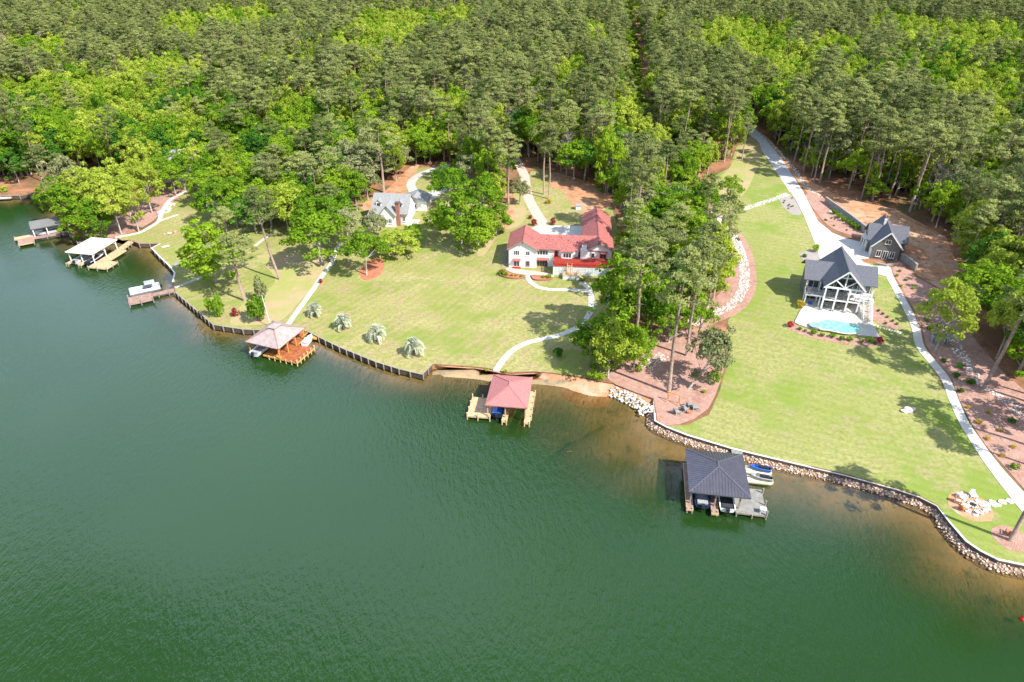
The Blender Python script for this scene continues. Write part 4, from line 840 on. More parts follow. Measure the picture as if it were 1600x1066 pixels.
def hip_roof(t, w_, d_, ze, zp_, ridge, mat, cap=None, seam=None, th=.18, ridge_ax='y'):
    x, y = w_ / 2, d_ / 2; rx, ry = (0, ridge / 2) if ridge_ax == 'y' else (ridge / 2, 0)
    lo = [(-x, -y, ze), (x, -y, ze), (x, y, ze), (-x, y, ze)]; hi = [(p[0], p[1], ze + th) for p in lo]; r0, r1 = (-rx, -ry, zp_), (rx, ry, zp_)
    mb = MB(); vs = lo + hi + [r0, r1]
    if ridge_ax == 'y': fs = [(4, 5, 8), (5, 6, 9, 8), (6, 7, 9), (7, 4, 8, 9)]
    else: fs = [(4, 5, 9, 8), (5, 6, 9), (6, 7, 8, 9), (7, 4, 8)]
    fs += [(3, 2, 1, 0)]; mb.add(vs, fs, mat); mb.add(vs[:8], [(0, 1, 5, 4), (1, 2, 6, 5), (2, 3, 7, 6), (3, 0, 4, 7)], cap or mat); ro = mb.build('roof', t)
    mb = MB(); cm = cap or mat
    ends = [(0, r0), (1, r0 if ridge_ax == 'y' else r1), (2, r1), (3, r1 if ridge_ax == 'y' else r0)]
    for i, r in ends:
        a = Vector(hi[i]) + Vector((0, 0, .02)); mb.bar(a, Vector(r) + Vector((0, 0, .03)), .22, .07, cm)
    mb.bar(Vector(r0) + Vector((0, 0, .05)), Vector(r1) + Vector((0, 0, .052)), .24, .08, cm); mb.build('ridge_cap', t)
    if seam:
        mb = MB(); step = .42
        def seams(a, b, r_a, r_b):   # eave a->b, ridge points above
            a, b, ra, rb = map(Vector, (a, b, r_a, r_b)); L = (b - a).length; d = (b - a) / L; inn = Vector((-d.y, d.x, 0)); k = int(L / step)
            ta = (ra - a).dot(d); tb = (rb - a).dot(d); dep = (ra - a).dot(inn); rise = ra.z - a.z
            for i in range(1, k):
                s = L * i / k
                f = s / ta if s < ta else ((L - s) / (L - tb) if s > tb else 1)
                f = min(1, f); p = a + d * s + Vector((0, 0, .03)); q = p + inn * dep * f + Vector((0, 0, rise * f)); mb.bar(p, q, .05, .06, seam)
        if ridge_ax == 'y': seams(hi[0], hi[1], r0, r0); seams(hi[1], hi[2], r0, r1); seams(hi[2], hi[3], r1, r1); seams(hi[3], hi[0], r1, r0)
        mb.build('roof_seam', t, kind='stuff')
    return ro
def frame_posts(t, w_, d_, ze, mat, xs_, ys_, z0=.8):
    for x in xs_:
        for y in ys_: MB().box(x - .1, x + .1, y - .1, y + .1, z0, ze - .003, mat).build('post', t)
    mb = MB()
    for x in xs_: mb.box(x - .08, x + .08, min(ys_), max(ys_), ze - .26, ze - .005, mat)
    for y in ys_: mb.box(min(xs_), max(xs_), y - .07, y + .07, ze - .24, ze - .008, mat)
    mb.build('beam', t)
    mb = MB()
    for x in xs_:
        for y in ys_: mb.bar((x, y, ze - 1.0), (x, y + (.8 if y < 0 else -.8), ze - .25), .09, .09, mat)
    mb.build('brace', t)

# boats --------------------------------------------------------------
def hull(mb, L, W, H_, mat, deck, inner, z0=0.0, bow=.42, open_=True):
    st = []; n = 9
    for i in range(n):
        t = i / (n - 1); w2 = W / 2 * (1 if t < 1 - bow else math.cos((t - (1 - bow)) / bow * math.pi / 2) ** .7); w2 = max(w2, .03); y = -L / 2 + L * t; sh_ = H_ * (1 + .15 * t * t); kz = H_ * .35 * max(0, (t - .6) / .4) ** 2
        st.append([(0, y, z0 + kz), (w2 * .75, y, z0 + .12 * H_ + kz), (w2, y, z0 + sh_), (w2 - min(.18, w2 * .6), y, z0 + sh_ + .02), (-w2 * .75, y, z0 + .12 * H_ + kz), (-w2, y, z0 + sh_), (-w2 + min(.18, w2 * .6), y, z0 + sh_ + .02)])
    for a, b in zip(st[:-1], st[1:]):
        mb.add([a[0], b[0], b[1], a[1]], [(0, 1, 2, 3)], mat); mb.add([a[1], b[1], b[2], a[2]], [(0, 1, 2, 3)], mat); mb.add([a[0], b[0], b[4], a[4]], [(3, 2, 1, 0)], mat); mb.add([a[4], b[4], b[5], a[5]], [(3, 2, 1, 0)], mat)
        mb.add([a[2], b[2], b[3], a[3]], [(0, 1, 2, 3)], deck); mb.add([a[5], b[5], b[6], a[6]], [(3, 2, 1, 0)], deck)
    a = st[0]; mb.add([a[0], a[1], a[2], a[5], a[4]], [(0, 1, 2, 3, 4)], mat)
    k = 5
    for i, (a, b) in enumerate(zip(st[:-1], st[1:])):
        za = z0 + H_ * .55 if i < k else None
        if i < k:
            p = [(a[3][0], a[3][1], z0 + H_ * .55), (b[3][0], b[3][1], z0 + H_ * .55), (b[6][0], b[6][1], z0 + H_ * .55), (a[6][0], a[6][1], z0 + H_ * .55)]; mb.add(p, [(0, 1, 2, 3)], inner)
            mb.add([a[3], b[3], p[1], p[0]], [(0, 1, 2, 3)], deck); mb.add([a[6], b[6], p[2], p[3]], [(3, 2, 1, 0)], deck)
        else: mb.add([a[3], b[3], b[6], a[6]], [(0, 1, 2, 3)], deck)
    e = st[k]; mb.add([e[3], e[6], (e[6][0], e[6][1], z0 + H_ * .55), (e[3][0], e[3][1], z0 + H_ * .55)], [(0, 1, 2, 3)], deck)
def boat(loc, rz, label, mat, deck, inner, L=6.2, W=2.3, z0=.15, motor=True, tower=False, cover=None, group=None):
    t = thing('motor_boat', label, 'boat', loc, rz, group); mb = MB(); hull(mb, L, W, .85, mat, deck, inner, z0); mb.build('hull', t, False)
    MB().box(-W * .33, W * .33, -L / 2 + .2, -L / 2 + .9, z0 + .47, z0 + .95, inner).build('seat', t); MB().box(-W * .30, -W * .05, -.3, .3, z0 + .47, z0 + .98, inner).build('seat', t); MB().box(W * .05, W * .30, -.3, .3, z0 + .47, z0 + .98, inner).build('seat', t)
    mb = MB(); mb.ext([(-W * .4, .55, z0 + .9), (W * .4, .55, z0 + .9), (W * .3, .25, z0 + 1.35), (-W * .3, .25, z0 + 1.35)], (0, .04, 0), 'glass'); mb.build('windscreen', t)
    if motor: mb = MB(); mb.box(-.22, .22, -L / 2 - .55, -L / 2 - .08, z0 + .5, z0 + 1.15, 'black_rubber'); mb.box(-.08, .08, -L / 2 - .4, -L / 2 - .15, z0 - .3, z0 + .5, 'black_rubber'); mb.build('outboard_motor', t)
    if cover: mb = MB(); mb.add([(-W / 2 + .1, -L / 2 + .1, z0 + .9), (W / 2 - .1, -L / 2 + .1, z0 + .9), (W / 2 - .1, L * .1, z0 + 1.0), (0, L * .45, z0 + 1.05), (-W / 2 + .1, L * .1, z0 + 1.0), (0, -L / 2 + .1, z0 + 1.15), (0, L * .1, z0 + 1.35)], [(0, 1, 5), (1, 2, 6, 5), (2, 3, 6), (3, 4, 6), (4, 0, 5, 6)], cover); mb.build('cover', t)
    if tower:
        mb = MB()
        for s in (-1, 1): mb.bar((s * W * .45, .4, z0 + .85), (s * W * .36, -.2, z0 + 2.2), .07, .07, 'steel')
        mb.bar((-W * .36, -.2, z0 + 2.2), (W * .36, -.2, z0 + 2.2), .07, .07, 'steel'); mb.build('wake_tower', t)
    return t
def jet_ski(loc, rz, col, label, group=None):
    t = thing('jet_ski', label, 'jet ski', loc, rz, group); mb = MB(); hull(mb, 3.2, 1.15, .55, col, col, 'black_rubber', .1, .6); mb.build('hull', t)
    mb = MB(); mb.ext([(-.24, -1.3, .62), (-.28, .2, .62), (-.2, .3, .95), (-.18, -1.2, .88)], (.42, 0, 0), 'black_rubber'); mb.build('seat', t)
    mb = MB(); mb.ext([(-.3, .25, .6), (-.3, .95, .62), (-.2, .5, 1.05)], (.55, 0, 0), col); mb.build('console', t); mb = MB(); mb.bar((-.42, .35, 1.1), (.42, .35, 1.1), .06, .06, 'black_rubber'); mb.build('handlebar', t)
    return t

# --- black metal roofed boathouse
BH = thing('boathouse', 'black standing seam metal hip roofed boathouse nearest the right seawall', 'boathouse', (31.0, 77.2, 0), R(-9.2), 'boathouses')
hip_roof(BH, 8.8, 9.7, 3.35, 5.15, 1.0, 'dark_metal_roof', 'dark_metal_seam', 'dark_metal_seam')
frame_posts(BH, 8, 9, 3.35, 'weathered_post', (-3.9, -.35, 3.1), (-4.3, 0, 4.3))
planks(BH, -4.4, -3.5, -5.6, 4.4, .8, 'grey_red_plank'); planks(BH, -.8, .1, -5.9, 4.4, .8, 'grey_red_plank'); planks(BH, 2.7, 7.0, -5.1, .2, .8, 'grey_plank', 'x', 'weathered_post'); planks(BH, 2.7, 5.2, .27, 4.4, .8, 'grey_plank', 'x', 'weathered_post')
for x in (-4.3, -3.6, -.7, 0.0): piling(BH, x, -5.5, 1.0)
for p in ((7.0, -5.1), (7.1, -3.0), (7.1, -.4), (2.8, -5.1), (5.0, -5.2)): piling(BH, *p, 1.7 if p[0] > 6.9 else .8)
pxy = [to_local(BH, un(*p, .9)) for p in ((1140, 702), (1163, 710))]
gx = sum(p[0] for p in pxy) / 2
planks(BH, gx - .8, gx + .8, 4.48, max(p[1] for p in pxy) + .3, .95, 'grey_plank', 'x', 'weathered_post')
def at_local(root, x, y, z, rz=0): return place_local(root, x, y, z), root.rotation_euler[2] + rz
l, r = at_local(BH, -2.1, -1.6, .35); boat(l, r, 'navy boat with dark cover in the left slip of the black boathouse', 'navy', 'navy', 'boat_grey', 6.6, 2.3, tower=True, cover=None)
l, r = at_local(BH, 1.45, -1.9, .35); boat(l, r, 'white boat with dark interior in the right slip of the black boathouse', 'boat_white', 'boat_white', 'dark_interior', 6.4, 2.3, motor=True)
def float_pad(x, y, label):
    t = thing('floating_dock_pad', label, 'jet ski dock', place_local(BH, x, y, 0), BH.rotation_euler[2]); mb = MB(); mb.prism([(-2.2, -.75), (1.6, -.75), (2.1, -.45), (2.2, -.2), (1.5, -.12), (1.5, .12), (2.2, .2), (2.1, .45), (1.6, .75), (-2.2, .75)], -.15, .28, 'cream_plastic'); mb.build('pad', t); MB().box(-2.0, 1.4, -.1, .1, .28, .34, 'boat_white').build('keel_track', t)
j1 = to_local(BH, un(1187, 734, .4)); j2 = to_local(BH, un(1189, 748.5, .4))
float_pad(j1[0] - .3, j1[1], 'cream floating pad under the blue jet ski'); float_pad(j2[0] - .3, j2[1], 'cream floating pad under the grey jet ski')
l, r = at_local(BH, j1[0], j1[1], .3, R(85)); jet_ski(l, r, 'blue_vinyl', 'bright blue jet ski parked beside the black boathouse')
l, r = at_local(BH, j2[0], j2[1], .3, R(85)); jet_ski(l, r, 'boat_grey', 'grey jet ski parked next to the blue one')
t = thing('fishing_station', 'small white cleaning table at the outer corner of the black boathouse deck', 'table', *at_local(BH, 6.5, -4.6, .8)); box('table_top', t, 'boat_white', -.45, .45, -.35, .35, .8, .88)
for sx in (-.4, .33):
    for sy in (-.3, .23): box('leg', t, 'boat_white', sx, sx + .07, sy, sy + .07, 0, .8)
# --- red roofed boathouse
RH = thing('boathouse', 'pink red shingle hip roofed boathouse with pale new timber walkways', 'boathouse', (-.43, 98.2, 0), R(-7.2), 'boathouses')
hip_roof(RH, 7.3, 9.3, 3.3, 5.05, 1.2, 'pink_shingle', 'pink_shingle'); frame_posts(RH, 7, 9, 3.3, 'pale_wood', (-3.3, -.2, 3.3), (-4.2, 0, 4.2))
planks(RH, -6.9, -2.9, -4.6, .9, .8, 'tan_plank', 'x', 'pale_wood'); planks(RH, -.7, .15, -5.3, 4.3, .8, 'tan_plank', 'x', 'pale_wood'); planks(RH, 3.2, 4.15, -5.3, 3.9, .8, 'tan_plank', 'x', 'pale_wood'); planks(RH, -3.3, -2.4, 1.0, 4.4, .8, 'tan_plank', 'x', 'pale_wood')
planks(RH, -3.9, -2.4, 4.5, 6.9, .95, 'tan_plank', 'x', 'pale_wood')
for p in ((-6.9, -4.6), (-5.0, -4.7), (-2.9, -4.7), (-6.9, -2.9), (-6.9, -1.1), (-6.9, .9), (-5.0, .9)): piling(RH, *p, 1.5, 'pale_wood')
for x in (-.65, .1, 3.25, 4.1): piling(RH, x, -5.3, 1.1, 'pale_wood')
for y in (-3.5, -1.6, .4, 2.2, 3.8): piling(RH, 4.25, y, 1.15, 'pale_wood')
l, r = at_local(RH, -1.75, -1.2, .2); boat(l, r, 'dark boat under a blue cover in the left slip of the red roofed boathouse', 'navy', 'navy', 'dark_interior', 5.6, 1.9, cover='blue_vinyl')
# --- grey red two tier boathouse
CH = thing('boathouse', 'boathouse with faded red grey hip roof, cupola and glossy orange deck', 'boathouse', (-47.6, 117.4, 0), R(-20.6), 'boathouses')
hip_roof(CH, 7.9, 8.8, 3.3, 5.5, .4, 'rust_grey_shingle', 'dull_red_cap')
cu = MB(); cu.box(-.65, .65, -.65, .65, 5.0, 5.55, 'dark_timber'); cu = cu.build('cupola', CH); mb = MB(); mb.add([(-1.0, -1.0, 5.5), (1.0, -1.0, 5.5), (1.0, 1.0, 5.5), (-1.0, 1.0, 5.5), (0, 0, 6.15)], [(0, 1, 4), (1, 2, 4), (2, 3, 4), (3, 0, 4), (3, 2, 1, 0)], 'rust_grey_shingle'); mb.build('cupola_roof', cu)
frame_posts(CH, 7, 9, 3.3, 'orange_beam', (-3.5, 3.5), (-4.0, -1.3, 1.3, 4.0))
pts = [to_local(CH, un(*p, .8)) for p in ((410, 551), (464, 567), (488, 546), (455, 537))]
dx0 = -.6; dx1 = max(p[0] for p in pts); dy0 = min(p[1] for p in pts[:2]); dy1 = pts[2][1]
planks(CH, dx0, 3.4, dy0, dy0 + .9, .8, 'orange_beam', 'x', 'orange_beam'); planks(CH, dx0, 3.4, dy0 + .97, 4.2, .8, 'orange_plank', 'x', 'orange_beam'); planks(CH, 3.47, dx1, dy0, 1.9, .8, 'orange_plank', 'y', 'orange_beam')
planks(CH, -4.1, -3.3, dy0 + .3, 4.4, .8, 'orange_beam', 'x', 'orange_beam')
for k in range(6): piling(CH, dx1, dy0 + k * (1.9 - dy0) / 5, 1.4, 'pale_wood')
for k in range(1, 6): piling(CH, dx0 + k * (dx1 - dx0) / 6, dy0, .95, 'pale_wood')
for p in ((-4.0, dy0 + .3), (-3.3, dy0 + .3)): piling(CH, *p, 1.1, 'pale_wood')
planks(CH, 1.0, 2.6, 4.48, 8.0, .95, 'orange_plank', 'x', 'orange_beam')
l, r = at_local(CH, -2.0, -1.9, .5); boat(l, r, 'white boat raised in the left slip of the cupola boathouse', 'boat_white', 'boat_white', 'boat_grey', 6.0, 2.2)
l, r = at_local(CH, 4.9, 3.4, .5, R(10)); boat(l, r, 'small white covered craft behind the orange deck', 'boat_white', 'boat_white', 'boat_grey', 3.4, 1.5, motor=False, cover='boat_white')
planks(CH, 4.4, 5.6, 5.0, 7.6, .8, 'orange_beam', 'x', 'orange_beam')
# --- white roofed boathouse
WH = thing('boathouse', 'boathouse with cream white metal hip roof in the left cove', 'boathouse', (-107.3, 160.8, 0), R(-10.9), 'boathouses')
hip_roof(WH, 7.6, 9.4, 3.4, 4.7, 1.6, 'cream_metal_roof', 'white_trim', 'white_trim'); frame_posts(WH, 7, 9, 3.4, 'white_trim', (-3.4, 0, 3.4), (-4.2, 0, 4.2))
planks(WH, 2.9, 8.2, -6.3, -2.2, .8, 'tan_plank', 'x', 'pale_wood'); planks(WH, 2.9, 5.6, -2.12, 4.5, .8, 'tan_plank', 'x', 'pale_wood'); planks(WH, -.5, .4, -5.6, 4.3, .8, 'tan_plank'); planks(WH, -4.0, -3.2, -5.4, 4.3, .8, 'tan_plank')
gpx = [to_local(WH, un(*p, .8)) for p in ((202, 374), (185, 391))]
w1, w0 = thing('dock_walkway', 'tan plank walkway from the cove head to the white roofed boathouse', 'walkway', (*un(185, 391, 0), 0), 0), None
a = Vector(un(184, 392, .8)); b = Vector(un(207, 375, .9)); L_ = (b - a).length; w1.rotation_euler = (0, 0, math.atan2(b.y - a.y, b.x - a.x)); w1.location = (a.x, a.y, 0)
planks(w1, 0, L_, -.8, .8, .85, 'tan_plank', 'y', 'pale_wood')
for k in range(5): piling(w1, L_ * (k + .3) / 5, -.9, 1.1)
for p in ((8.2, -6.3), (8.2, -4.2), (8.2, -2.3), (5.5, -6.4), (3.0, -6.4)): piling(WH, *p, 1.2)
for x in (-.4, .3, -3.9, -3.3): piling(WH, x, -5.6, 1.0)
l, r = at_local(WH, -1.85, -1.6, .3); boat(l, r, 'white hulled boat in the outer slip of the white roofed boathouse', 'boat_white', 'boat_white', 'boat_grey', 6.4, 2.2)
l, r = at_local(WH, 1.65, -1.6, .3); boat(l, r, 'navy boat in the inner slip of the white roofed boathouse', 'navy', 'boat_white', 'dark_interior', 6.2, 2.1)
# --- far boathouse
FH = thing('boathouse', 'farthest boathouse at left with grey roof and reddish deck', 'boathouse', (-128.9, 177.3, 0), R(33), 'boathouses')
mb = MB(); gable_roof(mb, -3.6, 3.6, -3.4, 3.4, 'x', 3.0, 4.0, 'grey_metal_roof', .14); mb.build('roof', FH); frame_posts(FH, 7, 6, 3.0, 'white_trim', (-3.2, 0, 3.2), (-3.0, 3.0))
planks(FH, -3.5, 6.5, -4.2, -3.0, .8, 'grey_red_plank', 'y', 'grey_red_plank'); planks(FH, -7.2, -3.6, -7.0, -2.6, .8, 'grey_red_plank', 'x', 'pale_wood'); planks(FH, -8.0, -3.6, -2.5, -.6, .8, 'tan_plank', 'x', 'grey_red_plank')
planks(FH, -3.5, 3.5, 2.9, 3.8, .8, 'grey_red_plank', 'y')
for p in ((-7.2, -7.0), (-3.7, -7.0), (-8.0, -.6), (-.5, -4.3), (2.5, -4.3), (5.5, -4.3)): piling(FH, *p, 1.1)
l, r = at_local(FH, -.5, -.8, .2, R(90)); boat(l, r, 'boat sheltered in the farthest boathouse', 'boat_white', 'boat_white', 'navy', 5.6, 2.1)
# --- pier and pontoon boat
PI = thing('fishing_pier', 'reddish grey plank pier with square head beside the pontoon boat', 'pier', (*un(272, 452, 0), 0)); a = Vector(un(270, 453, .8)); b = Vector(un(205, 467, .8)); L_ = (b - a).length; PI.rotation_euler = (0, 0, math.atan2(b.y - a.y, b.x - a.x)); PI.location = (a.x, a.y, 0)
planks(PI, -.4, L_ - 4.4, -.65, .65, .8, 'grey_red_plank', 'y', 'grey_red_plank'); planks(PI, L_ - 4.33, L_ + .6, -.9, 2.7, .8, 'grey_red_plank', 'y', 'grey_red_plank')
for k in range(4): piling(PI, 1 + k * 2.2, .75, 1.1)
for p in ((L_ - 4.3, 2.8), (L_ - 1.8, 2.8), (L_ + .6, 2.8), (L_ + .6, -.9)): piling(PI, *p, 1.5)
# locate the pontoon on the far side of the walkway
pm_ = Vector(un(224, 455, .6)); PB = thing('pontoon_boat', 'white pontoon boat with grey bimini top tied to the plank pier', 'boat', (pm_.x, pm_.y + .8, 0), PI.rotation_euler[2])
for s in (-1, 1): MB().tube([(-3.4, s * .85, .15), (2.9, s * .85, .15), (3.5, s * .85, .3)], [.3, .3, .05], 'steel', 10).build('pontoon', PB, True)
MB().box(-3.3, 3.3, -1.2, 1.2, .45, .55, 'boat_grey').build('deck', PB)
for a_ in ((-3.2, 3.2, -1.2, -1.14), (-3.2, 3.2, 1.14, 1.2), (-3.2, -3.14, -1.13, 1.13), (3.14, 3.2, -1.13, 1.13)): MB().box(*a_, .56, 1.2, 'boat_white').build('side_panel', PB)
for a_ in ((1.2, 3.0, .5, 1.1), (1.2, 3.0, -1.1, -.5), (-3.1, -1.4, .45, 1.1)): MB().box(*a_, .56, 1.05, 'boat_white').build('seat', PB)
MB().box(-.7, -.1, -1.0, -.3, .56, 1.35, 'boat_grey').build('console', PB)
bm_ = MB()
for i in range(6):
    a0 = -1 + i / 3; a1 = a0 + 1 / 3; z0_, z1_ = 2.5 - .35 * a0 * a0, 2.5 - .35 * a1 * a1
    bm_.ext([(-2.4, a0 * 1.15, z0_), (-.2, a0 * 1.15, z0_), (-.2, a1 * 1.15, z1_), (-2.4, a1 * 1.15, z1_)], (0, 0, .04), 'boat_grey')
bo = bm_.build('bimini_top', PB); mb = MB()
for s in (-1, 1):
    for x in (-2.3, -.3): mb.bar((-1.3, s * 1.15, 1.2), (x, s * 1.12, 2.15), .04, .04, 'steel')
mb.build('bimini_frame', bo); MB().box(-3.75, -3.3, -.22, .22, .3, 1.1, 'black_rubber').build('outboard_motor', PB)
# stub dock at far left edge
x, y = un(8, 308, .5); t = thing('swim_dock', 'small pale dock at the left edge beneath the far lawn', 'dock', (x, y, 0), R(10)); planks(t, -5, 2.2, -1.6, 1.2, .6, 'white_paint', 'x', 'grey_red_plank')

# ------------------------------------------------------------------ small outdoor things
for i, (px, py, rz, lb) in enumerate(((1057.5, 646.5, 110, 'leftmost'), (1070, 641.5, 120, 'second from left'), (1078, 636.5, 100, 'rearmost'), (1086, 640, 90, 'rightmost'))):
    chair(G(px, py), R(rz), 'chair_grey', lb + ' of four grey lounge chairs on the mulch point', 'grey chairs on the mulch point', 1.25)
x, y, z = G(1076, 646); t = thing('side_table', 'small wooden side table among the grey lounge chairs', 'table', (x, y, z + .05)); box('table_top', t, 'chair_wood', -.35, .35, -.35, .35, .4, .46)
for a in (-.3, .24):
    for b in (-.3, .24): box('leg', t, 'chair_wood', a, a + .06, b, b + .06, 0, .4)
a = Vector(G(1042.5, 626.5)); b = Vector(G(1060, 632.5)); t = thing('swing_frame', 'slender orange wooden swing frame below the tallest pine', 'swing frame', a, math.atan2(b.y - a.y, b.x - a.x)); L_ = (b - a).length
for x0 in (0, L_):
    for s in (-1, 1): mb = MB(); mb.bar((x0, s * .5, 0), (x0, s * .04, 2.0), .1, .1, 'orange_beam'); mb.build('leg', t)
mb = MB(); mb.bar((-.2, 0, 2.0), (L_ + .2, 0, 2.0), .12, .12, 'orange_beam'); mb.build('beam', t)
x, y, z = G(1519, 790); t = thing('fire_pit', 'round stone fire pit with dark centre on the tan circle', 'fire pit', (x, y, z + .06))
for i in range(12):
    a0 = 2 * math.pi * i / 12; m = MB(); stone(m, .62 * math.cos(a0), .62 * math.sin(a0), .14, .2, 'flagstone', .9); m.build('stone', t, False, True)
MB().tube([(0, 0, 0), (0, 0, .1)], [.5, .5], 'black_rubber', 14).build('ash_bed', t)
rS2 = random.Random(4)
def flagstone(x, y, r, group, label, h=.16):
    z = hgt(x, y) + .06; n = rS2.randint(5, 7); a0 = rS2.uniform(0, 6); m = MB(); m.prism([(r * rS2.uniform(.75, 1.15) * math.cos(a0 + 2 * math.pi * i / n), r * rS2.uniform(.6, 1) * math.sin(a0 + 2 * math.pi * i / n)) for i in range(n)], -.1, h, 'flagstone', rS2.random())
    o = m.build('flagstone', None, False, True); o.location = (x, y, z); o['label'] = label; o['category'] = 'flagstone'; o['group'] = group
for i in range(13):
    a0 = 2 * math.pi * i / 13 + rS2.uniform(-.1, .1); rr_ = rS2.uniform(1.25, 2.1); flagstone(x + rr_ * math.cos(a0), y + rr_ * math.sin(a0), rS2.uniform(.4, .55), 'flagstones round the fire pit', 'large pale flat stone laid round the fire pit', rS2.uniform(.12, .38))
for px, py, rr_ in ((1541, 789, .7), (1550, 785, .6), (1559, 790, .5), (1566, 785, .6), (1578, 784, .65), (1553, 791, .4)): flagstone(*g2((px, py)), rr_, 'stepping stones to the fire pit', 'pale stepping stone between the fire pit and the concrete path', .1)
for px, py, rz, mat, lb in ((1497, 786, 60, 'chair_wood', 'left brown'), (1504, 797, 100, 'chair_wood', 'front orange brown'), (1504, 781, 30, 'boat_white', 'rear left white'), (1519, 777, 350, 'boat_white', 'rear white'), (1527, 803, 190, 'boat_white', 'front white')):
    chair(G(px, py), R(rz), mat, lb + ' garden chair at the fire pit', 'garden chairs round the fire pit', 1.0, 'garden_chair')
chair(G(1577, 836), R(150), 'chair_wood', 'orange wooden chair beside the pine trunk on the round mulch bed', None, 1.25, 'garden_chair')
x, y, z = G(1418, 643); m = MB(); stone(m, 0, 0, .3, .95, 'flagstone', .5); stone(m, .8, .25, .25, .7, 'flagstone', .6); stone(m, -.7, -.15, .15, .6, 'flagstone', .45); o = m.build('boulder', None, False, True); o.location = (x, y, z); o['label'] = 'pale pinkish boulder alone on the right lawn'; o['category'] = 'boulder'
x, y, z = G(265, 366); m = MB(); stone(m, 0, 0, .2, .9, 'rock_pink', .5); stone(m, 1.3, .8, .2, .8, 'rock_pink', .8); stone(m, -1.2, -.5, .1, .6, 'rock_pink', .5); o = m.build('boulder', None, False, True); o.location = (x, y, z); o['label'] = 'group of pale rounded boulders on the slope above the left cove'; o['category'] = 'boulder'
x, y, z = G(259, 386); m = MB(); stone(m, 0, 0, .15, .9, 'rock_white', .3); o = m.build('boulder', None, False, True); o.location = (x, y, z); o['label'] = 'flat white stone on the grass beside the left cove'; o['category'] = 'boulder'
x, y, z = G(452, 448); 
# bench under the tree by the pier
x, y, z = G(277, 416); t = thing('garden_bench', 'small grey bench on the grass beside the cove wall', 'bench', (x, y, z), R(60)); box('seat', t, 'chair_grey', -.8, .8, -.25, .25, .4, .46); box('backrest', t, 'chair_grey', -.8, .8, .22, .28, .5, .95); box('leg', t, 'chair_grey', -.7, -.62, -.2, .25, 0, .4); box('leg', t, 'chair_grey', .62, .7, -.2, .25, 0, .4)
x, y = un(1597, 968, 0); t = thing('swimming_buoy', 'small red buoy floating at the lower right edge', 'buoy', (x, y, 0)); m = MB(); m.tube([(0, 0, -.3), (0, 0, 0), (0, 0, .35), (0, 0, .5)], [.1, .34, .3, .06], 'red_cloth', 12); m.build('float', t, True)
x, y = un(890, 706, 0); t = thing('floating_log', 'tiny dark piece of driftwood floating in open water', 'driftwood', (x, y, 0)); MB().tube([(-.5, 0, .02), (.1, .05, .06), (.5, 0, 0)], [.08, .1, .04], 'dark_timber', 6).build('log', t)

# flag poles: slim white masts
for px, py, lb in ((424, 512, 'tall slim white pole behind the cupola boathouse'),):
    x, y, z = G(px, py); t = thing('flag_pole', lb, 'pole', (x, y, z), 0); MB().tube([(0, 0, -.2), (-.8, .6, 7.5)], [.09, .05], 'white_trim', 8).build('mast', t)

# ------------------------------------------------------------------ vegetation
def cards(rng, C, Rd, n_per, size, aspect, flatz, center, out_bias=.6, up=.25, nrand=.55, tone_amp=.35):
    C = np.asarray(C); K = len(C); N = K * n_per; c = np.repeat(C, n_per, 0); r = np.repeat(Rd, n_per)
    u = rng.normal(size=(N, 3)); u /= np.linalg.norm(u, axis=1)[:, None]
    o = c - center; o /= (np.linalg.norm(o, axis=1)[:, None] + 1e-6); u = u + o * out_bias + np.array([0, 0, up]); u /= np.linalg.norm(u, axis=1)[:, None]
    p = c + u * (r * rng.uniform(.55, 1.05, N))[:, None] * np.array([1, 1, flatz])
    nn = u * np.array([1, 1, 1 / flatz]) ; nn /= np.linalg.norm(nn, axis=1)[:, None]; nn = nn + rng.normal(size=(N, 3)) * nrand; nn /= np.linalg.norm(nn, axis=1)[:, None]
    a = rng.normal(size=(N, 3)); t = np.cross(nn, a); t /= np.linalg.norm(t, axis=1)[:, None]; b = np.cross(nn, t)
    s = size * rng.uniform(.6, 1.3, N)[:, None]
    v = np.stack([p + t * s * .5 * rng.uniform(.7, 1.3, (N, 1)), p + b * s * .5 * aspect * rng.uniform(.7, 1.3, (N, 1)), p - t * s * .5 * rng.uniform(.7, 1.3, (N, 1)), p - b * s * .5 * aspect * rng.uniform(.7, 1.3, (N, 1))], 1).reshape(-1, 3)
    tone = np.repeat(rng.uniform(0, 1, K), n_per) * .7 + rng.uniform(0, .45, N)
    return v, tone
def quad_mesh(name, v, tone, mat):
    me = bpy.data.meshes.new(name); n = len(v); me.vertices.add(n); me.vertices.foreach_set('co', v.astype(np.float32).ravel()); q = n // 4
    me.loops.add(n); me.loops.foreach_set('vertex_index', np.arange(n, dtype=np.int32)); me.polygons.add(q); me.polygons.foreach_set('loop_start', np.arange(0, n, 4, dtype=np.int32)); me.polygons.foreach_set('loop_total', np.full(q, 4, np.int32))
    at_ = me.attributes.new('tone', 'FLOAT', 'FACE'); at_.data.foreach_set('value', tone.astype(np.float32)); me.materials.append(MATS[mat]); me.update(calc_edges=True); return me
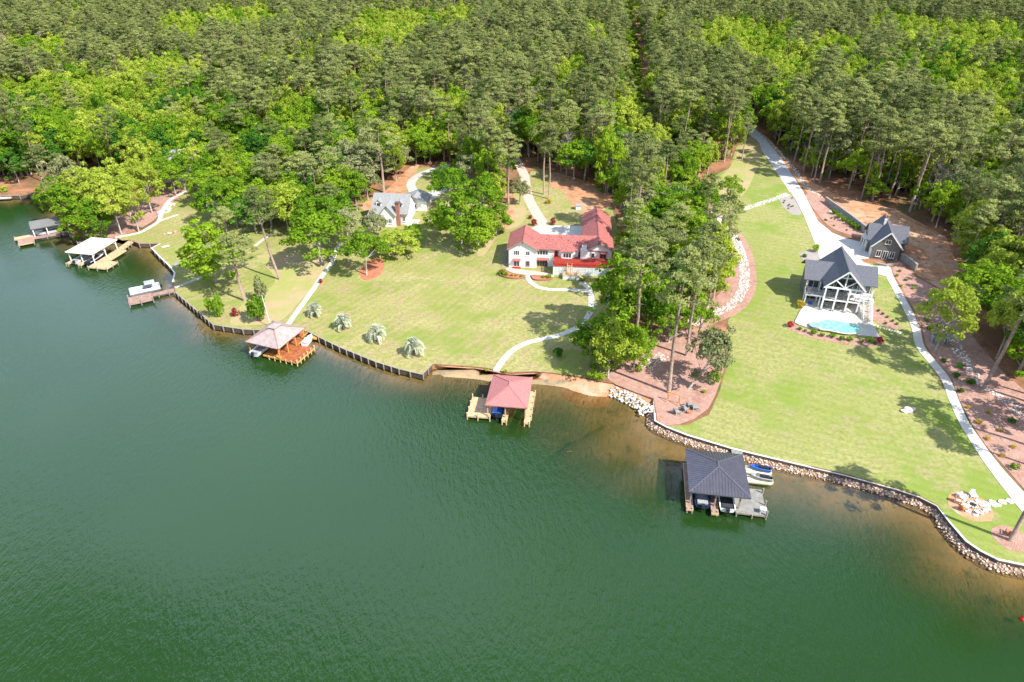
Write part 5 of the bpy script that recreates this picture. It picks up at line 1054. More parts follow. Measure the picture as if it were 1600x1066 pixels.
def broad_shape(seed, h=14.0, rad=5.0, n=58, base=.28):
    rng = np.random.default_rng(seed); C = []; Rd = []
    sq = rng.uniform(.8, 1.15); lob = rng.uniform(0, 6.28, 3); la = rng.uniform(.08, .22, 3)
    for k in range(n):
        u = rng.normal(size=3); u /= np.linalg.norm(u); u[2] = abs(u[2]) * 1.1 - .35 if rng.random() < .8 else u[2]
        az = math.atan2(u[1], u[0]); f = 1 + sum(a * math.cos((i + 2) * az + l_) for i, (a, l_) in enumerate(zip(la, lob)))
        q = rng.uniform(.55, .98); zc = h * (base + (1 - base) * .48); C.append([u[0] * rad * f * q, u[1] * rad * f * q, zc + u[2] * h * (1 - base) * .5 * q * sq]); Rd.append(rad * rng.uniform(.17, .31))
    C = np.array(C); Rd = np.array(Rd); C[:, 2] = np.minimum(C[:, 2], h - Rd * .6); ctr = np.array([0, 0, h * (base + (1 - base) * .4)])
    v, t = cards(rng, C, Rd, 62, .50, .8, .75, ctr, .55, .3)
    mb = MB(); top = h * .72; bend = rng.uniform(-.4, .4, 2)
    mb.tube([(0, 0, -.4), (bend[0] * .3, bend[1] * .3, h * .2), (bend[0], bend[1], h * .45), (0, 0, top)], [.26, .2, .14, .04], 'grey_bark', 7)
    for k in rng.choice(len(C), 9, replace=False):
        z0 = h * rng.uniform(.22, .5); mb.tube([(bend[0] * .6, bend[1] * .6, z0), tuple(C[k] * .5 + np.array([0, 0, z0 * .5])), tuple(C[k])], [.11, .07, .03], 'grey_bark', 5)
    return v, t, mb
def pine_shape(seed, h=24.0, rad=3.6, n=34, base=.60):
    rng = np.random.default_rng(seed + 100); C = []; Rd = []
    for k in range(n):
        t = rng.uniform(0, 1) ** .8; prof = math.sin(math.pi * min(1, (t * .92 + .12))) ** .6; az = rng.uniform(0, 6.28); q = rng.uniform(.35, 1.0)
        C.append([math.cos(az) * rad * prof * q, math.sin(az) * rad * prof * q, h * (base + (1 - base) * t * .95)]); Rd.append(rng.uniform(.75, 1.35))
    C = np.array(C); Rd = np.array(Rd); v, t = cards(rng, C, Rd, 78, .52, .42, .55, np.array([0, 0, h * (base + .1)]), .6, .35, .5)
    mb = MB(); b = rng.uniform(-.35, .35, 4)
    mb.tube([(0, 0, -.4), (b[0], b[1], h * .33), (b[2], b[3], h * .66), (0, 0, h * .97)], [.27, .22, .15, .04], 'pine_bark', 7)
    for k in rng.choice(len(C), 11, replace=False):
        z0 = C[k][2] - .8; mb.tube([(b[2] * .6, b[3] * .6, z0), tuple(C[k])], [.07, .025], 'pine_bark', 4)
    for k in range(4):
        z0 = h * rng.uniform(.35, .58); az = rng.uniform(0, 6.28); mb.tube([(b[2] * .7, b[3] * .7, z0), (b[2] * .7 + math.cos(az) * 1.3, b[3] * .7 + math.sin(az) * 1.3, z0 + .2)], [.05, .02], 'pine_bark', 4)
    return v, t, mb
def bare_shape(seed, h=16.0, rad=3.6):
    rng = np.random.default_rng(seed + 300); mb = MB(); mb.tube([(0, 0, -.4), (.2, 0, h * .4), (0, .1, h * .95)], [.22, .15, .03], 'bare_twig', 6); tw = MB()
    for k in range(26):
        z0 = h * rng.uniform(.3, .85); az = rng.uniform(0, 6.28); L = rad * (1.15 - z0 / h * .8); e = np.array([math.cos(az) * L, math.sin(az) * L, z0 + L * rng.uniform(.5, 1.0)]); mb.tube([(0, 0, z0), tuple(e)], [.07, .02], 'bare_twig', 4)
        for j in range(16):
            s = np.array([0, 0, z0]) + (e - np.array([0, 0, z0])) * rng.uniform(.25, 1); d = rng.normal(size=3); d[2] = abs(d[2]); d /= np.linalg.norm(d); tw.tube([tuple(s), tuple(s + d * rng.uniform(.6, 1.3))], [.035, .012], 'bare_twig', 3, False)
    return tw, mb
KINDS = {}
def reg(kind, seeds, shape, crown_mat, h, r, **kw):
    L = []
    for s in seeds:
        v, t, tm = shape(s, **kw); L.append((quad_mesh('crown', v, t, crown_mat), tm.mesh('trunk', True)))
    KINDS[kind] = (L, h, r)
reg('pine', range(6), pine_shape, 'pine_needles', 24.0, 3.9)
reg('lime', range(20, 24), broad_shape, 'leaf_lime', 14.0, 5.3, base=.15, n=66)
reg('full', range(50, 53), broad_shape, 'leaf_mid', 14.0, 5.3, base=.0, n=86)
reg('fulllime', range(54, 56), broad_shape, 'leaf_lime', 14.0, 5.3, base=.0, n=86)
def recolor(kind, src, mat):
    L = []
    for c, t in KINDS[src][0]:
        m = c.copy(); m.materials[0] = MATS[mat]; L.append((m, t))
    KINDS[kind] = (L, KINDS[src][1], KINDS[src][2])
reg('mid', range(30, 34), broad_shape, 'leaf_mid', 14.0, 5.3, base=.16, n=66)
recolor('dark', 'mid', 'leaf_dark'); recolor('grey', 'lime', 'leaf_grey'); recolor('redleaf', 'lime', 'leaf_red')
reg('under', range(40, 43), lambda s: broad_shape(s, 7.0, 2.7, 30, .08), 'leaf_mid', 7.0, 2.9)
_L = KINDS['under'][0]
for c, t in list(_L): m = c.copy(); m.materials[0] = MATS['leaf_lime']; _L.append((m, t))
L = []
for s in range(2): tw, tm = bare_shape(s); L.append((tw.mesh('crown'), tm.mesh('trunk')))
KINDS['bare'] = (L, 16.0, 3.8)
rV = random.Random(77)
NAME = {'pine': 'pine_tree', 'lime': 'broadleaf_tree', 'mid': 'broadleaf_tree', 'dark': 'broadleaf_tree', 'full': 'broadleaf_tree', 'fulllime': 'broadleaf_tree', 'grey': 'broadleaf_tree', 'under': 'broadleaf_sapling', 'bare': 'bare_tree', 'redleaf': 'red_leaved_tree'}
def tree(kind, x, y, z, h, r, label, group=None, lean=(0, 0), var=None):
    L, h0, r0 = KINDS[kind]; c, t_ = L[var if var is not None else rV.randrange(len(L))]
    o = thing(NAME[kind], label, 'tree', (x, y, z), rV.uniform(0, 6.28), group); o.scale = (r / r0, r / r0, h / h0)
    if lean != (0, 0):
        o.rotation_mode = 'QUATERNION'; ax = Vector((-lean[1], lean[0], 0)); ang_ = math.atan2(Vector(lean).length, h); o.rotation_quaternion = Matrix.Rotation(ang_, 4, ax.normalized()).to_quaternion() @ Matrix.Rotation(rV.uniform(0, 6.28), 4, 'Z').to_quaternion()
    link('trunk', t_, o); link('crown', c, o); return o
def T(kind, px, py, h, r, label, lean=(0, 0), group=None):
    x, y, z = G(px, py); SOLO.append((x, y, r)); return tree(kind, x, y, z, h, r, label, group, lean)
SOLO = []
T('pine', 1045.4, 614, 29, 5.2, 'tallest straight pine standing right above the wooden swing frame')
T('grey', 1076, 608, 14, 4.6, 'leaning tree with forked trunk and thin pale green crown on the mulch point', (7, 1.5))
T('pine', 1073, 556, 25, 4.6, 'pine set back behind the tallest pine on the mulch point')
T('lime', 950, 590, 12.5, 4.4, 'lime green tree with pale trunk at the top of the orange beach')
T('pine', 987, 557, 27, 5.2, 'tall pine rising from the grove behind the beach')
T('full', 935, 568, 11, 5.4, 'rounded green tree between the curved path and the beach')
T('full', 965, 572, 12, 4.6, 'mid green tree just behind the lime tree at the beach')
T('full', 990, 575, 10, 3.6, 'short green tree leaning over the grove edge by the white stones')
T('mid', 1090, 530, 9, 3.2, 'slim green tree behind the two shrubs on the mulch point')
T('pine', 1088, 500, 22, 5.0, 'broad crowned pine over the end of the stony creek')
T('pine', 437.5, 437, 23, 4.8, 'pine with long bare leaning trunk on the worn left lawn', (-2.6, .5))
T('pine', 383, 470, 16.5, 5.4, 'spreading olive pine right of the big bright tree above the pier')
T('full', 338, 442, 17, 7.2, 'big bright green tree above the pontoon pier')
T('pine', 368, 420, 16, 4.2, 'greyish pine behind the big bright tree above the pier')
T('mid', 502, 416, 16, 7.8, 'wide green shade tree at the head of the straight garden path')
T('grey', 545, 390, 12, 4.6, 'pale thin leaved tree left of the cape house')
T('grey', 586, 374, 9, 3.8, 'thin pale tree partly hiding the left end of the cape house')
T('full', 640, 378, 5, 3.0, 'low bushy tree below the brick chimney')
T('mid', 573, 430, 13, 4.8, 'round green tree with pale trunk on the orange mulch island')
T('fulllime', 620, 398, 7.5, 6.0, 'low wide yellowish tree in front of the cape house')
T('full', 722, 388, 17, 6.2, 'bright conical tree in the clump between the two white houses')
T('full', 748, 392, 12, 5.4, 'lower rounded tree at the right front of the clump')
T('full', 776, 368, 10, 4.6, 'rounded green tree nearest the left wall of the red roofed house')
T('full', 690, 362, 8, 4.2, 'smaller bushy tree at the left front of the clump')
T('mid', 700, 325, 14, 5.6, 'spreading tree over the driveway of the cape house')
T('mid', 755, 350, 15, 5.4, 'green tree behind the clump between the houses')
T('grey', 735, 305, 14, 4.2, 'pale blossoming tree behind the clump between the houses')
T('pine', 795, 328, 22, 4.6, 'lone straight pine left of the pink driveway')
T('pine', 850, 304, 24, 4.6, 'left of the twin pines right of the pink driveway')
T('pine', 857, 311, 22, 4.0, 'right of the twin pines right of the pink driveway')
T('pine', 600, 301, 22, 6.0, 'broad pine with bare trunk behind the cape house')
T('pine', 482, 322, 16, 6.0, 'olive pine in front of the slate roofed house left of centre')
T('lime', 545, 320, 13, 6.0, 'light green spreading tree left of the broad pine')
T('lime', 1461, 551, 17, 4.8, 'sparse lime green tree beside the grey utility enclosure')
T('pine', 1535, 610, 25, 4.8, 'tall pine leaning over the stony ditch at right', (2, 0))
T('pine', 1578.5, 845, 24, 4.6, 'pine with dark trunk rising out of frame from the round mulch bed')
T('pine', 1660, 715, 25, 4.8, 'pine outside the right edge shading the concrete path')
T('pine', 1680, 640, 24, 4.6, 'second pine outside the right edge beyond the path')
T('pine', 1700, 760, 23, 4.4, 'third pine outside the lower right edge')
T('pine', 1640, 640, 24, 5.0, 'pine on the mulch slope just outside the right edge')
T('pine', 1625, 590, 23, 4.6, 'pine at the upper right edge of the mulch slope')
T('mid', 1660, 680, 15, 5.0, 'broadleaf tree outside the right edge above the path')
T('mid', 1093, 345, 12, 5.0, 'rounded tree at the left edge of the upper slope')
T('mid', 1135, 318, 9, 3.4, 'smaller tree beside the start of the white stone swale')
T('grey', 1098, 368, 8, 3.0, 'thin olive tree over the upper creek bend')
T('pine', 1159, 252, 16, 3.0, 'slender pine alone on the sandy bank of the gravel road')
T('pine', 1091, 278, 14, 3.4, 'small pine left of the upper slope')
T('pine', 1062, 284, 15, 3.4, 'small pine above the hidden clay drive')
T('dark', 30, 285, 11, 5.5, 'dark green tree on the far left lawn')
T('mid', 275, 215 + 90, 11, 4.6, 'tree with pale trunk beside the gravel path of the left lawn')
for i, (px, py, h, r, k, lb) in enumerate(((190, 366, 13, 4.8, 'lime', 'front tree of the left grove above the path'), (217, 362, 13, 4.4, 'lime', 'lime tree at the right front of the left grove'), (158, 372, 7, 4.6, 'full', 'low round tree behind the white roofed boathouse'),
        (135, 372, 8, 5.2, 'full', 'low leafy tree over the water between two boathouses'), (108, 352, 11, 5.6, 'full', 'wide tree over the farthest boathouse'), (170, 352, 14, 5.6, 'lime', 'tall bright tree in the middle of the left grove'),
        (145, 345, 13, 5.6, 'lime', 'bright tree at the left middle of the left grove'), (205, 340, 14, 5.6, 'lime', 'bright tree at the back of the left grove'), (238, 333, 13, 4.8, 'lime', 'bright tree at the right back of the left grove'), (120, 325, 13, 5.2, 'grey', 'pale tree at the left back of the left grove'), (90, 322, 14, 5.2, 'pine', 'olive pine at the waterside corner of the far cove'))):
    T(k, px, py, h + 4.5, r + .3, lb)

# region auto fill
for px, py, h, r, k, lb in ((258, 296, 12, 5, 'mid', 'left tree screening the two storey house'), (290, 297, 13, 5, 'mid', 'middle tree screening the two storey house'), (312, 282, 14, 5.5, 'lime', 'right tree screening the two storey house'), (350, 348, 14, 6.5, 'full', 'full green tree before the low white house'), (328, 322, 12, 5.5, 'mid', 'green tree left of the low white house'),
    (372, 356, 14, 5.5, 'mid', 'green tree right of the low white house'), (405, 352, 15, 6, 'mid', 'tall green tree by the short hidden path'), (452, 362, 15, 6, 'lime', 'bright green tree left of the wide shade tree'), (430, 330, 17, 6, 'pine', 'greyish pine above the hidden path'), (525, 372, 14, 6, 'mid', 'green tree right behind the wide shade tree'), (470, 352, 14, 5, 'mid', 'green tree behind the wide shade tree'),
    (1062, 462, 16, 7.0, 'lime', 'wide bright green tree in the middle of the grove'), (1084, 425, 13, 5.5, 'full', 'green tree on the creek side of the grove'), (1040, 395, 15, 6.5, 'mid', 'rounded green tree at the back of the grove'), (1010, 430, 15, 5.5, 'mid', 'green tree behind the tall grove pine'), (978, 505, 9, 3.2, 'lime', 'yellow green tree right of the looping path'), (1010, 500, 14, 5.5, 'full', 'bushy green tree in the front of the grove'), (1045, 535, 11, 4.5, 'mid', 'green tree over the mulch edge of the grove'),
    (1520, 505, 15, 6.5, 'mid', 'full green tree right of the utility enclosure'), (1555, 470, 17, 6.5, 'lime', 'bright tree at the right wood edge'), (1570, 540, 15, 6, 'mid', 'green tree near the stony ditch top'), (1600, 575, 14, 5.5, 'dark', 'dark green tree at the right frame edge'), (812, 345 - 25, 9, 3, 'grey', 'thin tree left of the pink driveway')):
    T(k, px, py, h, r, lb)
CL = {}
def in_px(poly, px, py): return in_poly(px, py, poly)
OPEN = [[(1000, 560), (1100, 500), (1250, 480), (1250, 700), (1000, 700)], LAWN_L, LAWN_R, mulch_px, [(1150, 175), (1180, 190), (1250, 273), (1310, 303), (1400, 325), (1480, 368), (1490, 430), (1520, 500), (1560, 570), (1640, 650), (1760, 800), (1850, 1200), (1400, 700), (1380, 440), (1240, 440), (1225, 290)],
        [(78, 300), (66, 275), (140, 262), (240, 300), (330, 265), (345, 290), (262, 325), (235, 350), (160, 390), (90, 360)], [(-200, 312), (-200, 288), (60, 284), (80, 300), (80, 312)], [(1090, 315), (1130, 340), (1165, 400), (1170, 460), (1100, 515), (1070, 510), (1120, 470), (1130, 420), (1118, 380), (1090, 345)]]
OPENW = [[g2(p) for p in poly] for poly in OPEN]
ROADS = [([g2(p) for p in [(1150, 180), (1167, 197), (1185, 216), (1206, 243), (1245, 301)]], 5.0), ([g2(p) for p in [(805, 248), (820, 277), (850, 352)]], 4.5), ([g2(p) for p in [(720, 258), (688, 262), (649, 278), (646, 300)]], 4.0)]
HOUSES = [(o.location.x, o.location.y) for o in bpy.data.objects if o.parent is None and o.get('category') in ('house', 'garage')]
MINI = [([(998, 335), (1040, 315), (1072, 345), (1088, 385), (1094, 430), (1085, 470), (1050, 495), (1028, 520), (985, 552), (955, 575), (962, 540), (982, 500), (995, 450), (998, 400)], 'grove between the two lawns', 5.0, .16),
        ([(322, 300), (325, 262), (420, 235), (600, 235), (622, 275), (590, 300), (560, 330), (540, 372), (515, 378), (430, 362), (395, 380), (360, 335)], 'wooded gardens left of the cape house', 5.4, .22)]
MINIW = [([g2(p) for p in poly], lab, sp, pp) for poly, lab, sp, pp in MINI]
LIMEZ = [(385, 30, 60, 18), (285, 40, 45, 20), (240, 110, 60, 22), (175, 150, 40, 30), (60, 75, 55, 16), (640, 40, 90, 22), (560, 75, 80, 18), (1160, 60, 75, 28), (1230, 95, 60, 20), (1300, 75, 40, 20), (1420, 40, 60, 18), (1540, 60, 60, 25), (1545, 135, 80, 28), (1360, 115, 50, 15), (1560, 190, 50, 20), (705, 160, 28, 22), (900, 110, 30, 20), (930, 55, 25, 15), (990, 170, 18, 30), (460, 95, 30, 12), (110, 20, 40, 10), (725, 20, 20, 12), (100, 125, 45, 20)]
GREENZ = [(200, 170, 180, 50), (520, 190, 60, 40), (640, 210, 40, 25), (990, 140, 25, 25), (40, 160, 50, 40), (1510, 480, 80, 80), (560, 130, 30, 15), (1500, 90, 120, 60), (930, 260, 60, 40), (1220, 150, 60, 30), (480, 165, 60, 25), (300, 120, 50, 25)]
PLx0, PLx1 = un(978, 5, 8), un(1003, 210, 8)
def kind_at(px, py, zc):
    for (cx0, cy0, rx, ry) in LIMEZ:
        if ((px - cx0) / rx) ** 2 + ((py - cy0) / ry) ** 2 < rV.uniform(.7, 1.7): return 'lime' if rV.random() < .75 else 'mid'
    for (cx0, cy0, rx, ry) in GREENZ:
        if ((px - cx0) / rx) ** 2 + ((py - cy0) / ry) ** 2 < rV.uniform(.6, 1.5): return rV.choice(['mid', 'mid', 'lime', 'lime', 'dark', 'pine', 'mid'])
    u = rV.random()
    return 'pine' if u < .60 else ('mid' if u < .72 else ('grey' if u < .77 else ('dark' if u < .80 else ('lime' if u < .975 else 'bare'))))
pool_ = []   # (zc, kind, x, y, z, h, r, zone)
def try_add(x, y, zone, pp=None):
    z = hgt(x, y); px, py, zc = proj(x, y, z + 14)
    if zc < 10 or px < -140 or px > 1760 or py < -70: return
    for (ex_, ey_) in HOUSES:
        if math.hypot(x - ex_ , y - ey_ - 3) < 7: return
    for (sx, sy, sr) in SOLO:
        if math.hypot(x - sx, y - sy) < sr * .75: return
    k = kind_at(px, py, zc)
    if pp is not None: k = 'pine' if rV.random() < pp else rV.choice(['mid', 'mid', 'dark', 'lime', 'grey'])
    if k == 'pine': h = rV.triangular(14, 27, 21); r = h * rV.uniform(.15, .235)
    elif k == 'bare': h = rV.uniform(13, 18); r = rV.uniform(3, 4.2)
    else: h = rV.triangular(9, 21, 15); r = rV.uniform(3.4, 7.0)
    if zone == 'mini': h *= .80; r = max(r, 4.2)
    bx_, by_, _ = proj(x, y, z)
    if 955 < bx_ < 1125 and 240 < by_ < 345 and zone == 'wood':
        if rV.random() < .5: return
        h = min(h, rV.uniform(9, 15)); r = min(r, 4.0)
    pool_.append((zc, k, x, y, z, h, r, zone if zone != 'mini' else pp))
    return True
def blocked(x, y):
    if any(in_poly(x, y, P) for P in OPENW) or any(in_poly(x, y, P[0]) for P in MINIW): return True
    for P, d in ROADS:
        if seg_dist([(x, y)], P)[0] < d: return True
    a, b = PLx0, PLx1; tt = ((x - a[0]) * (b[0] - a[0]) + (y - a[1]) * (b[1] - a[1])) / ((b[0] - a[0]) ** 2 + (b[1] - a[1]) ** 2)
    qx, qy = a[0] + (b[0] - a[0]) * tt, a[1] + (b[1] - a[1]) * tt
    return tt < 1.0 and math.hypot(x - qx, y - qy) < 6
y = 60.0
row = 0
while y < 860:
    s = 5.3 if y < 330 else (6.0 if y < 520 else 7.2); half = (y * cP + 60 * sP) * .86 + 25; row += 1
    x = -half + (row % 2) * s / 2
    while x < half:
        X = x + rV.uniform(-.4, .4) * s; Y = y + rV.uniform(-.4, .4) * s; x += s
        if not in_poly(X, Y, LAND) or seg_dist([(X, Y)], SHORE)[0] < 3: continue
        if blocked(X, Y): continue
        d_ = try_add(X, Y, 'wood')
        if Y < 340 and rV.random() < .6:
            X2, Y2 = X + rV.uniform(-3, 3), Y + rV.uniform(-3, 3)
            if not blocked(X2, Y2):
                z = hgt(X2, Y2); pp_ = proj(X2, Y2, z + 5)
                if -140 < pp_[0] < 1760 and all(math.hypot(X2 - a - 0, Y2 - b - 3) > 8.5 for a, b in HOUSES): pool_.append((pp_[2], 'under', X2, Y2, z, rV.uniform(5, 12), rV.uniform(2.2, 4.2), 'wood'))
    y += s * .87
for _t in np.arange(0, 1, .012):
    for _k in range(2):
        X = PLx0[0] + (PLx1[0] - PLx0[0]) * _t + rV.uniform(-3.5, 3.5); Y = PLx0[1] + (PLx1[1] - PLx0[1]) * _t + rV.uniform(-3, 3); pool_.append((proj(X, Y, 15)[2], 'under', X, Y, hgt(X, Y), rV.uniform(2, 4), rV.uniform(1.8, 2.8), 'wood'))
for Pw, lab, sp, pp in MINIW:
    xs_ = [p[0] for p in Pw]; ys_ = [p[1] for p in Pw]; yy = min(ys_)
    while yy < max(ys_):
        xx = min(xs_)
        while xx < max(xs_):
            X = xx + rV.uniform(-.35, .35) * sp; Y = yy + rV.uniform(-.35, .35) * sp; xx += sp
            if in_poly(X, Y, Pw): try_add(X, Y, 'mini', pp)
        yy += sp
def zone_name(x, y, z):
    px, py, _ = proj(x, y, z)
    for Pw, lab, sp, pp in MINIW:
        if in_poly(x, y, Pw): return lab
    if px > 1100: return 'woods beyond the gravel road at right'
    if px < 620 : return 'woods behind the houses at left'
    return 'woods behind the red roofed house'
pool_.sort(key=lambda e: e[0])
cnt = {}; far = {'pine': [], 'broad': [], 'under': [], 'bare': []}
DESC = {'pine': 'tall olive green pine with bare trunk', 'lime': 'bright yellow green broadleaf tree', 'mid': 'fresh green broadleaf tree', 'dark': 'deep green broadleaf tree', 'grey': 'pale dull green broadleaf tree', 'under': 'low leafy sapling', 'bare': 'leafless greyish tree', 'redleaf': 'dark red leaved tree'}
CLS = {'pine': 'pine', 'bare': 'bare', 'under': 'under'}
for (zc, k, x, y, z, h, r, zone) in pool_:
    cl = CLS.get(k, 'broad'); cnt[cl] = cnt.get(cl, 0) + 1
    if cnt[cl] <= {'pine': 280, 'broad': 270, 'under': 290, 'bare': 290}[cl]:
        zn = zone_name(x, y, z); tree(k, x, y, z, h, r, '%s in the %s' % (DESC[k], zn), '%s trees of the %s' % ({'pine': 'pine', 'under': 'small', 'bare': 'leafless'}.get(k, k if k not in ('mid',) else 'fresh green'), zn))
    else: far[cl].append((k, x, y, z, h, r))
x, y, z = G(548, 172); tree('redleaf', x, y, z, 17, 4, 'single dark red leaved tree among the pines left of centre')
print('trees', len(pool_), {k: len(v) for k, v in far.items()}, cnt)
# far woods: one object per kind of wood, instanced by geometry nodes
def wood(name, items):
    if not items: return
    kinds = sorted({i[0] for i in items}); lib = bpy.data.collections.new(name + '_library'); index = {}
    for k in kinds:
        for j, (c, t_) in enumerate(KINDS[k][0]):
            mb = c.copy(); import bmesh
            bm = bmesh.new(); bm.from_mesh(mb); nf = len(bm.faces); bm.from_mesh(t_); bm.faces.ensure_lookup_table()
            for f in bm.faces[nf:]: f.material_index = 1
            bm.to_mesh(mb); bm.free(); mb.materials.append(t_.materials[0]); mb.name = 'tree_form'
            o = bpy.data.objects.new('tree_form_%04d' % len(index), mb); lib.objects.link(o); index[(k, j)] = len(index)
    me = bpy.data.meshes.new(name); me.from_pydata([i[1:4] for i in items], [], [])
    a = me.attributes.new('pick', 'INT', 'POINT'); s = me.attributes.new('size', 'FLOAT_VECTOR', 'POINT'); r_ = me.attributes.new('turn', 'FLOAT_VECTOR', 'POINT')
    a.data.foreach_set('value', [index[(i[0], rV.randrange(len(KINDS[i[0]][0])))] for i in items])
    s.data.foreach_set('vector', [c for i in items for c in (i[5] / KINDS[i[0]][2], i[5] / KINDS[i[0]][2], i[4] / KINDS[i[0]][1])])
    r_.data.foreach_set('vector', [c for i in items for c in (rV.uniform(-.04, .04), rV.uniform(-.04, .04), rV.uniform(0, 6.28))])
    o = link(name, me, None, kind='stuff')
    ng = bpy.data.node_groups.new(name, 'GeometryNodeTree'); ng.interface.new_socket('Geometry', in_out='INPUT', socket_type='NodeSocketGeometry'); ng.interface.new_socket('Geometry', in_out='OUTPUT', socket_type='NodeSocketGeometry')
    N = ng.nodes; gi = N.new('NodeGroupInput'); go = N.new('NodeGroupOutput'); ip = N.new('GeometryNodeInstanceOnPoints'); ci = N.new('GeometryNodeCollectionInfo'); ci.inputs[0].default_value = lib; ci.inputs['Separate Children'].default_value = True; ci.inputs['Reset Children'].default_value = True
    def attr(nm, ty): q = N.new('GeometryNodeInputNamedAttribute'); q.data_type = ty; q.inputs[0].default_value = nm; return q.outputs[0]
    ng.links.new(gi.outputs[0], ip.inputs['Points']); ng.links.new(ci.outputs[0], ip.inputs['Instance']); ip.inputs['Pick Instance'].default_value = True
    ng.links.new(attr('pick', 'INT'), ip.inputs['Instance Index']); ng.links.new(attr('size', 'FLOAT_VECTOR'), ip.inputs['Scale']); e2r = N.new('FunctionNodeEulerToRotation'); ng.links.new(attr('turn', 'FLOAT_VECTOR'), e2r.inputs[0]); ng.links.new(e2r.outputs[0], ip.inputs['Rotation']); ng.links.new(ip.outputs[0], go.inputs[0])
    md = o.modifiers.new('wood', 'NODES'); md.node_group = ng
wood('pine_forest', far['pine']); wood('broadleaf_forest', far['broad']); wood('undergrowth', far['under']); wood('leafless_trees', far['bare'])

# shrubs
def shrub_mesh(seed, mat, n=14, per=46, size=.16):
    rng = np.random.default_rng(seed); u = rng.normal(size=(n, 3)); u /= np.linalg.norm(u, axis=1)[:, None]; C = u * np.array([.55, .55, .4]) * rng.uniform(.4, 1, (n, 1)) + np.array([0, 0, .55]); v, t = cards(rng, C, rng.uniform(.28, .42, n), per, size, .8, .85, np.array([0, 0, .4]), .5, .3); return quad_mesh('foliage', v, t, mat)
SH = {}
def shrub(px, py, r, mat, label, group=None, hh=None, name='shrub'):
    if mat not in SH: SH[mat] = [shrub_mesh(900 + i + len(SH) * 7, mat) for i in range(2)]; SH[mat + '_stem'] = MB().tube([(0, 0, -.1), (.03, 0, .3), (0, .02, .6)], [.06, .05, .02], 'dark_bark', 5).mesh('stem')
    x, y, z = G(px, py); o = thing(name, label, 'shrub', (x, y, z + .04), rV.uniform(0, 6), group); o.scale = (r, r, hh or r)
    link('foliage', SH[mat][rV.randrange(2)], o); link('stem', SH[mat + '_stem'], o); return o
shrub(1117, 556, 1.9, 'leaf_mid', 'upper round green shrub on the mulch point', hh=2.3); shrub(1115, 600, 1.7, 'leaf_mid', 'lower round green shrub on the mulch point', hh=2.6)
shrub(340, 494, 2.6, 'leaf_mid', 'bright bushy shrub near the seawall left of the cupola boathouse', hh=4.8); shrub(403, 502, 3.2, 'leaf_mid', 'large shrub with dark top behind the cupola boathouse', hh=5.4); shrub(409, 470, 2.4, 'leaf_grey', 'dull conifer like shrub behind the large shrub', hh=5.2); shrub(369, 494, 1.3, 'leaf_red', 'reddish shrub between the two large waterside shrubs', hh=1.8)
shrub(833.7, 352.5, 1.25, 'leaf_red', 'dark red round bush left of the driveway mouth', hh=1.7); shrub(863, 351.5, 1.35, 'leaf_red', 'dark red round bush right of the driveway mouth', hh=1.8); shrub(828, 342, .9, 'leaf_red', 'small red bush behind the left round red bush', hh=.9)
shrub(857, 318, 1.3, 'leaf_gold', 'yellow green mound bush on the yard behind the red roofed house', hh=1.2); shrub(501, 443, .75, 'leaf_red', 'single dark red bush on the edge of the garden path', hh=1.1)
shrub(1234, 511, 1.0, 'leaf_bright_red', 'bright red bush at the left tip of the pool bed', hh=1.2); shrub(1374, 535, 1.0, 'leaf_bright_red', 'bright red bush at the right tip of the pool bed', hh=1.1); shrub(1250, 481, 1.4, 'leaf_gold', 'golden shrub at the left corner of the lake house', hh=1.6)
shrub(1274, 394, 1.2, 'leaf_mid', 'green shrub beside the lake house driveway', hh=1.9); shrub(1257, 402, .9, 'leaf_dark', 'low dark shrub on the pale gravel bed', hh=.8)
for px, py, r in ((1249, 516, .6), (1258, 519, .5), (1271, 523, 1.0), (1284, 526, .7), (1300, 528, .9), (1315, 532, .8), (1327, 533, .9), (1345, 536, .7), (1358, 535, 1.1), (1367, 538, .6)): shrub(px, py, r, 'leaf_mid', 'clipped green shrub in the mulch strip below the pool', 'shrubs below the pool')
for px, py in ((1372, 487), (1379, 492), (1386, 497), (1394, 503), (1401, 508), (1383, 507)): shrub(px, py, .5, 'leaf_dark', 'small dark shrub in the mulch bed right of the pool', 'shrubs right of the pool')
for px, py in ((1303, 336), (1310, 342), (1318, 347), (1326, 352), (1333, 357), (1340, 360)): shrub(px, py - 1, 1.2, 'leaf_mid', 'green shrub along the foot of the pale retaining wall', 'shrubs along the retaining wall', 1.3)
rB = random.Random(3)
for k in range(34):
    px, py = rB.uniform(1262, 1340), rB.uniform(308, 370)
    if in_poly(px, py, [(1262, 308), (1275, 330), (1300, 355), (1340, 368), (1344, 364), (1322, 349), (1298, 330), (1283, 314)]): shrub(px, py, .42, rB.choice(['leaf_dark', 'leaf_red']), 'tiny dark bedding plant in the driveway bed', 'bedding plants by the driveway')
for k in range(20):
    px, py = rB.uniform(1218, 1250), rB.uniform(306, 335)
    if in_poly(px, py, [(1219, 312), (1236, 307), (1250, 333), (1241, 334), (1225, 323)]): shrub(px, py, .4, 'leaf_dark', 'tiny dark plant on the pale bed left of the driveway', 'plants left of the driveway')
